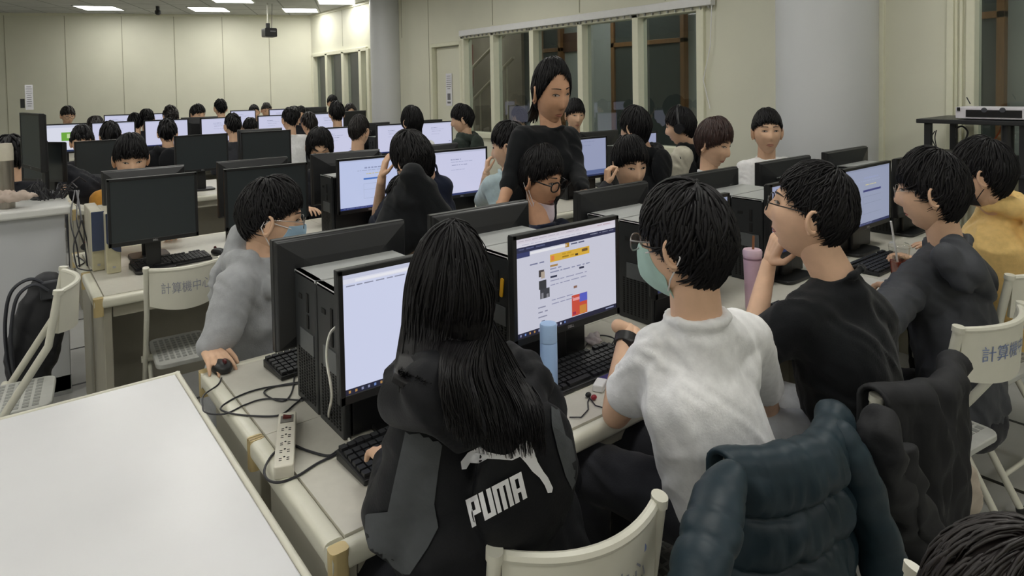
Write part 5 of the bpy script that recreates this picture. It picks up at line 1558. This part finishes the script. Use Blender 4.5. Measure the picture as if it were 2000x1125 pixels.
MB().raw((v_, f_)).build('crumpled_paper', mat('tissue_white', 'e2d8dc', .9), ti, auto=False)
cable('desk_cable', 'thin dark and red cables tangled behind the shop page monitor stand', [(1135, 690), (1150, 668), (1172, 655), (1200, 662), (1185, 680), (1160, 690)], .002)
o = MB().rbox((0, 0, 0), (.014, .003, .056), .005, 1).build('yellow_sticker', mat('yellow_tag', 'e9b024', .5), None, org=(0, 0, 0))
k = [x for x in bpy.data.objects if x.get('label', '').startswith('black desktop computer with grey top, second pair') and 'nearer' in x['label']][0]
p = Py(970, 562, 1.444)
o.location = Px(980, 562, 1.117); o.rotation_euler = (math.radians(0), math.radians(-8), math.radians(90))
tag(o, 'yellow tag stuck upright on the dark computer left of the shop page monitor', 'tag')
# ------------------------------------------------------------------ lectern, second-row desk things, bag, rack
M_lect = mat('pale_grey_lectern', 'c3c5c9', .5, var=.02, nscale=3)
lc = thing('lectern', 'pale grey lectern cabinet at the left edge of the photo', 'lectern', (-.6, 4.4, 0), world=True)
a0 = Px(147, 700, .255); YL = 4.08; ZL = Py(100, 405, YL).z
R = Matrix.Rotation(math.radians(-2), 3, 'Z')
MB().box((-.62, YL+.35, ZL/2-.01), (1.73, .66, ZL-.06)).build('cabinet', M_lect, lc, smooth=False, bevel=.004)
MB().box((-.62, YL+.34, ZL-.02), (1.79, .72, .045)).build('worktop', mat('pale_worktop', 'd9d9d6', .35, var=.02), lc, smooth=False, bevel=.010)
MB().box((-.62, YL+.03, .05), (1.73, .02, .1)).build('plinth', mat('grey_plinth', '9d9fa0', .6), lc, smooth=False)
# monitors on the lectern
p = Py(64, 372, YL+.40); monitor('black monitor turned nearly edge-on on the lectern', p.x, p.y, ZL, math.radians(-80), 'off', 1.05, .04, sz=1.02)
p = Py(92, 350, YL+.62); monitor('dark monitor behind the edge-on one on the lectern', p.x-.02, p.y, ZL-.02, math.radians(-55), 'off', .8, 0, sz=.75)
cm = MB().rbox((0, 0, 0), (.02, .025, .05), .006, 2); o = cm.build('webcam', M_black, None, org=(0, 0, 0)); o.location = Py(44, 202, YL+.42); tag(o, 'small black webcam clipped on top of the edge-on monitor', 'webcam')
p = Py(57, 190, YL+.46)
notice('paper_notice', 'long white paper strip with print above the edge-on monitor', (p.x, p.y, p.z), .036, .14, False, False)
# flask
zt = ZL; p = Py(12, 366, YL+.12); q = Py(12, 280, YL+.12); h = q.z-ZL; rf = .035
fk = thing('steel_flask', 'brushed steel flask with cream lid on the lectern', 'flask', (p.x, p.y, ZL))
MB().lathe([(rf*.96, 0), (rf, .006), (rf, h*.74)], 28).build('flask_body', mat('brushed_steel', '9b958c', .32, metal=.85, var=.08, nscale=14, stretch=(8, 8, .4)), fk)
MB().lathe([(rf*1.05, h*.74), (rf*1.05, h*.93), (rf*.9, h), (.002, h)], 28).build('lid', mat('cream_lid', 'c9c3b2', .4), fk)
v_, f_ = organic([('c', Py(0, 388, YL+.06), Py(45, 382, YL+.06), .018, .022), ('c', Py(45, 382, YL+.06), Py(68, 382, YL+.05), .02, .012), ('c', Py(-20, 384, YL+.08), Py(20, 378, YL+.1), .02, .02)], .006, 2, .008, 26, 1)
o = MB().raw((v_, f_)).build('folded_cloth', mat('beige_cloth', 'c3b2a6', .9, bump=.2), None, auto=False); tag(o, 'crumpled beige cloth lying at the front of the lectern top', 'cloth')
rr = random.Random(8); mb = MB(); c = Py(98, 352, YL+.3)
for k in range(26):
    p0 = Vector((c.x+rr.uniform(-.06, .06), c.y+rr.uniform(-.1, .1), ZL+.01)); d = Vector((rr.uniform(-.09, .09), rr.uniform(-.06, .06), rr.uniform(.03, .11)))
    mb.tube([p0, p0+d*.6+Vector((0, 0, .02)), p0+d, p0+d*1.4-Vector((0, 0, d.z*.7))], .004, 5)
o = mb.build('cable_tangle', M_cable, None); tag(o, 'tangle of black cables on the lectern beside the monitor stand', 'cables', kind='stuff')
mb = MB()
for k, (xa, xb, xc) in enumerate(((146, 138, 150), (150, 158, 144), (154, 150, 165), (148, 160, 172))):
    mb.tube(spline([Py(xa, 372, YL+.1), Py(xb, 430, 3.9), Py(xc, 480, 3.8), Py(xc+6, 522, 3.75)]), .0035, 5)
o = mb.build('hanging_cables', M_cable, None); tag(o, 'black cables hanging from the lectern corner down to the second double row', 'cables')
v_, f_ = organic([('c', Py(135, 330, 4.75), Py(170, 372, 4.7), .03, .09), ('c', Py(170, 372, 4.7), Py(196, 360, 4.8), .09, .06)], .015, 3, .012, 14, 4)
o = MB().raw((v_, f_)).build('dark_coat', C_dark, None, auto=False); tag(o, 'dark coat hanging over a chair between the lectern and the off monitors', 'coat')
# beige and blue computers
def beige_pc(lab, px0, px1, py, y):
    a, b = Py(px0, py, y), Py(px1, py, y); w = b.x-a.x
    t = thing('old_desktop_computer', lab, 'computer', ((a.x+b.x)/2, y, .74), 0, 'beige and blue computers')
    MB().box((0, .17, .14), (w*.96, .3, .28)).build('chassis', mat('beige_case', 'b5b0a0', .5), t, smooth=False, bevel=.004)
    MB().add([(-w/2, -.0, .0), (w/2, -.0, .0), (w/2, .03, .0), (-w/2, .03, 0), (-w/2, -.012, .28), (w/2, -.012, .28), (w/2, .03, .28), (-w/2, .03, .28)],
             [(3, 2, 1, 0), (4, 5, 6, 7), (0, 1, 5, 4), (1, 2, 6, 5), (2, 3, 7, 6), (3, 0, 4, 7)]).build('front_panel', mat('beige_front', 'c6bf9f', .45), t, smooth=False, bevel=.004)
    pts = [(-w/2-.001, -.016, .282), (w/2+.001, -.016, .282)]
    n = 8; up = []; lo = []
    for i in range(n+1):
        u = i/n; up.append((-w/2+u*w, -.016, .284)); lo.append((-w/2+u*w, -.013, .10+.05*(1-u)**2 if px0 > 200 else .10))
    mb = MB().sheet([up, lo], .010); mb.build('blue_cover', mat('slate_blue_cover', '3f4a66', .4), t, smooth=False)
    MB().box((0, -.004, .03), (.012, .01, .008)).build('power_button', M_silver, t, smooth=False)
beige_pc('old beige computer with slate blue cover, right one of two left of the off monitor', 208, 236, 500, 3.50)
beige_pc('old beige computer with slate blue cover, left one of two left of the off monitor', 180, 205, 500, 3.60)
mouse('black mouse at the left end of the second double row beside the beige computers', *(lambda p: (p.x, p.y))(Pz(172, 487, .74)), .4)
cable('floor_cable', 'dark cables coiled on the left end of the second double row', [(150, 500), (165, 512), (150, 522), (172, 528), (195, 522), (180, 512)], .003)
v_, f_ = organic([('c', (.3, 3.62, .05), (.36, 3.45, .14), .05, .07)], .012, 2, .01, 20, 5)
o = MB().raw((v_, f_)).build('cloth_pouch', mat('grey_pouch', '4d4e4f', .9), None, auto=False, org=(.33, 3.5, 0)); o.location = Px(220, 760, .42); o.location.z = .0
tag(o, 'dark grey pouch on the floor under the second double row', 'pouch')
# chair by the lectern with a backpack on it
_p = Pz(116, 548, .86); chair('ivory folding chair beside the lectern carrying a black backpack', _p.x-.20, _p.y, math.radians(84), '', False)
bp = thing('backpack', 'black backpack with looped straps leaning on the folding chair by the lectern', 'backpack', Pz(60, 760, .0), world=True)
yb = 3.55
pts = [(92, 560, .065), (84, 600, .09), (72, 650, .10), (62, 700, .10), (60, 735, .08)]
pr_ = [(Py(a, b, yb+.04), r) for a, b, r in pts]
v_, f_ = organic([('c', pr_[i][0], pr_[i+1][0], pr_[i][1], pr_[i+1][1]) for i in range(4)], .010, 4, .006, 12, 2)
MB().raw((v_, f_)).build('bag_body', mat('black_nylon', '1d1e24', .6, bump=.2), bp, auto=False)
for k, q in enumerate((((96, 560), (60, 545), (22, 570), (10, 630), (14, 700), (24, 740)), ((94, 568), (66, 556), (34, 580), (22, 640), (24, 700), (30, 745)))):
    MB().tube(spline([Py(a, b, yb-.05-.03*k) for a, b in q]), .014, 8, flat=.5).build('shoulder_strap', mat('dark_webbing', '2f3138', .8), bp)
MB().rbox(Py(97, 566, yb-.05), (.07, .03, .08), .01).build('top_pocket', mat('charcoal_nylon', '35373d', .6), bp, bevel=.006)
# equipment rack on the right
M_rk = mat('rack_black', '1c1d20', .4)
xr0 = Px(1790, 228, 4.35); 
rk = thing('equipment_rack', 'tall black equipment stand in front of the right window', 'stand', (4.45, 1.2, 0), world=True)
ZT = Px(1790, 232, 4.30).z; y1 = Px(1790, 228, 4.30).y; y0 = y1-.75
MB().box((4.55, (y0+y1)/2, ZT-.012), (.52, y1-y0, .025)).build('top_shelf', M_rk, rk, smooth=False, bevel=.004)
MB().box((4.55, (y0+y1)/2, ZT-.30), (.50, y1-y0-.04, .02)).build('middle_shelf', M_rk, rk, smooth=False, bevel=.003)
for x in (4.34, 4.76):
    for y in (y1-.05, y0+.24): MB().box((x, y, ZT/2), (.035, .035, ZT-.02)).build('post', M_rk, rk, smooth=False, bevel=.002)
am = thing('amplifier', 'silver wireless receiver with black display on the top shelf of the stand', 'amplifier', (4.50, 0, ZT), world=True)
pa, pb = Px(1866, 222, 4.34), Px(2004, 226, 4.34); hh = .066
MB().box((4.44, (pa.y+pb.y)/2-.05, ZT+hh/2+.006), (.2, abs(pa.y-pb.y)+.1, hh)).build('receiver_body', mat('silver_plastic', 'd2cfd6', .4), am, smooth=False, bevel=.004)
qa, qb = Px(1886, 215, 4.335), Px(1996, 218, 4.335)
MB().box((4.339, (qa.y+qb.y)/2, ZT+hh/2+.004), (.004, abs(qa.y-qb.y), hh*.62)).build('display', mat('black_gloss', '111118', .2), am, smooth=False)
for px in (1922, 1958): MB().cyl(Px(px, 215, 4.338), Px(px, 215, 4.33), .014, n=16).build('knob', mat('knob_grey', '3b3d45', .3), am)
q = Px(1872, 213, 4.335); MB().box(q, (.006, .014, .02)).build('power_switch', M_slot, am, smooth=False)
q = Px(1895, 203, 4.5); MB().cyl(q, Px(1888, 190, 4.5), .003, n=6).build('antenna', M_cable, am)
o = MB().box((4.5, Px(1862, 270, 4.45).y, ZT-.265+.02), (.2, .2, .09)).build('black_box_speaker', M_rk, None, False, bevel=.006); tag(o, 'small black speaker box on the middle shelf of the equipment stand', 'speaker')
o = MB().box((4.5, Px(1956, 275, 4.45).y, ZT-.27+.02), (.15, .12, .085)).build('adapter_box', M_rk, None, False, bevel=.005); tag(o, 'black adapter box beside the thick post of the equipment stand', 'adapter')
pp = spline([Px(1868, 270, 4.42), Px(1868, 252, 4.42), Px(1880, 247, 4.42), Px(1890, 258, 4.42), Px(1886, 272, 4.42)])
o = MB().tube(pp, .005, 8).build('loop_cable', M_cable, None); tag(o, 'black cable arching above the small speaker box', 'cable')
pp = spline([Px(1826, 256, 4.4), Px(1820, 268, 4.4), Px(1826, 284, 4.4), Px(1830, 292, 4.4), Px(1826, 270, 4.4), Px(1829, 254, 4.4)])
o = MB().tube(pp, .003, 6).build('dangling_cable', M_cable, None); tag(o, 'thin dark cable dangling under the left end of the equipment stand', 'cable')
pp = [Px(1958, 240, 4.5), Px(1952, 258, 4.5), Px(1940, 276, 4.5)]
o = MB().tube(pp, .004, 6).build('orange_cable', mat('orange_cord', 'b5561e', .5), None); tag(o, 'orange cable under the top shelf of the equipment stand', 'cable')
for px in (1968,):
    q = Px(px, 300, 4.36); MB().cyl((4.36, q.y, 0), (4.36, q.y, ZT-.02), .03).build('thick_post', M_rk, rk)
for o in bpy.data.objects:
    if '_org' in o: del o['_org']
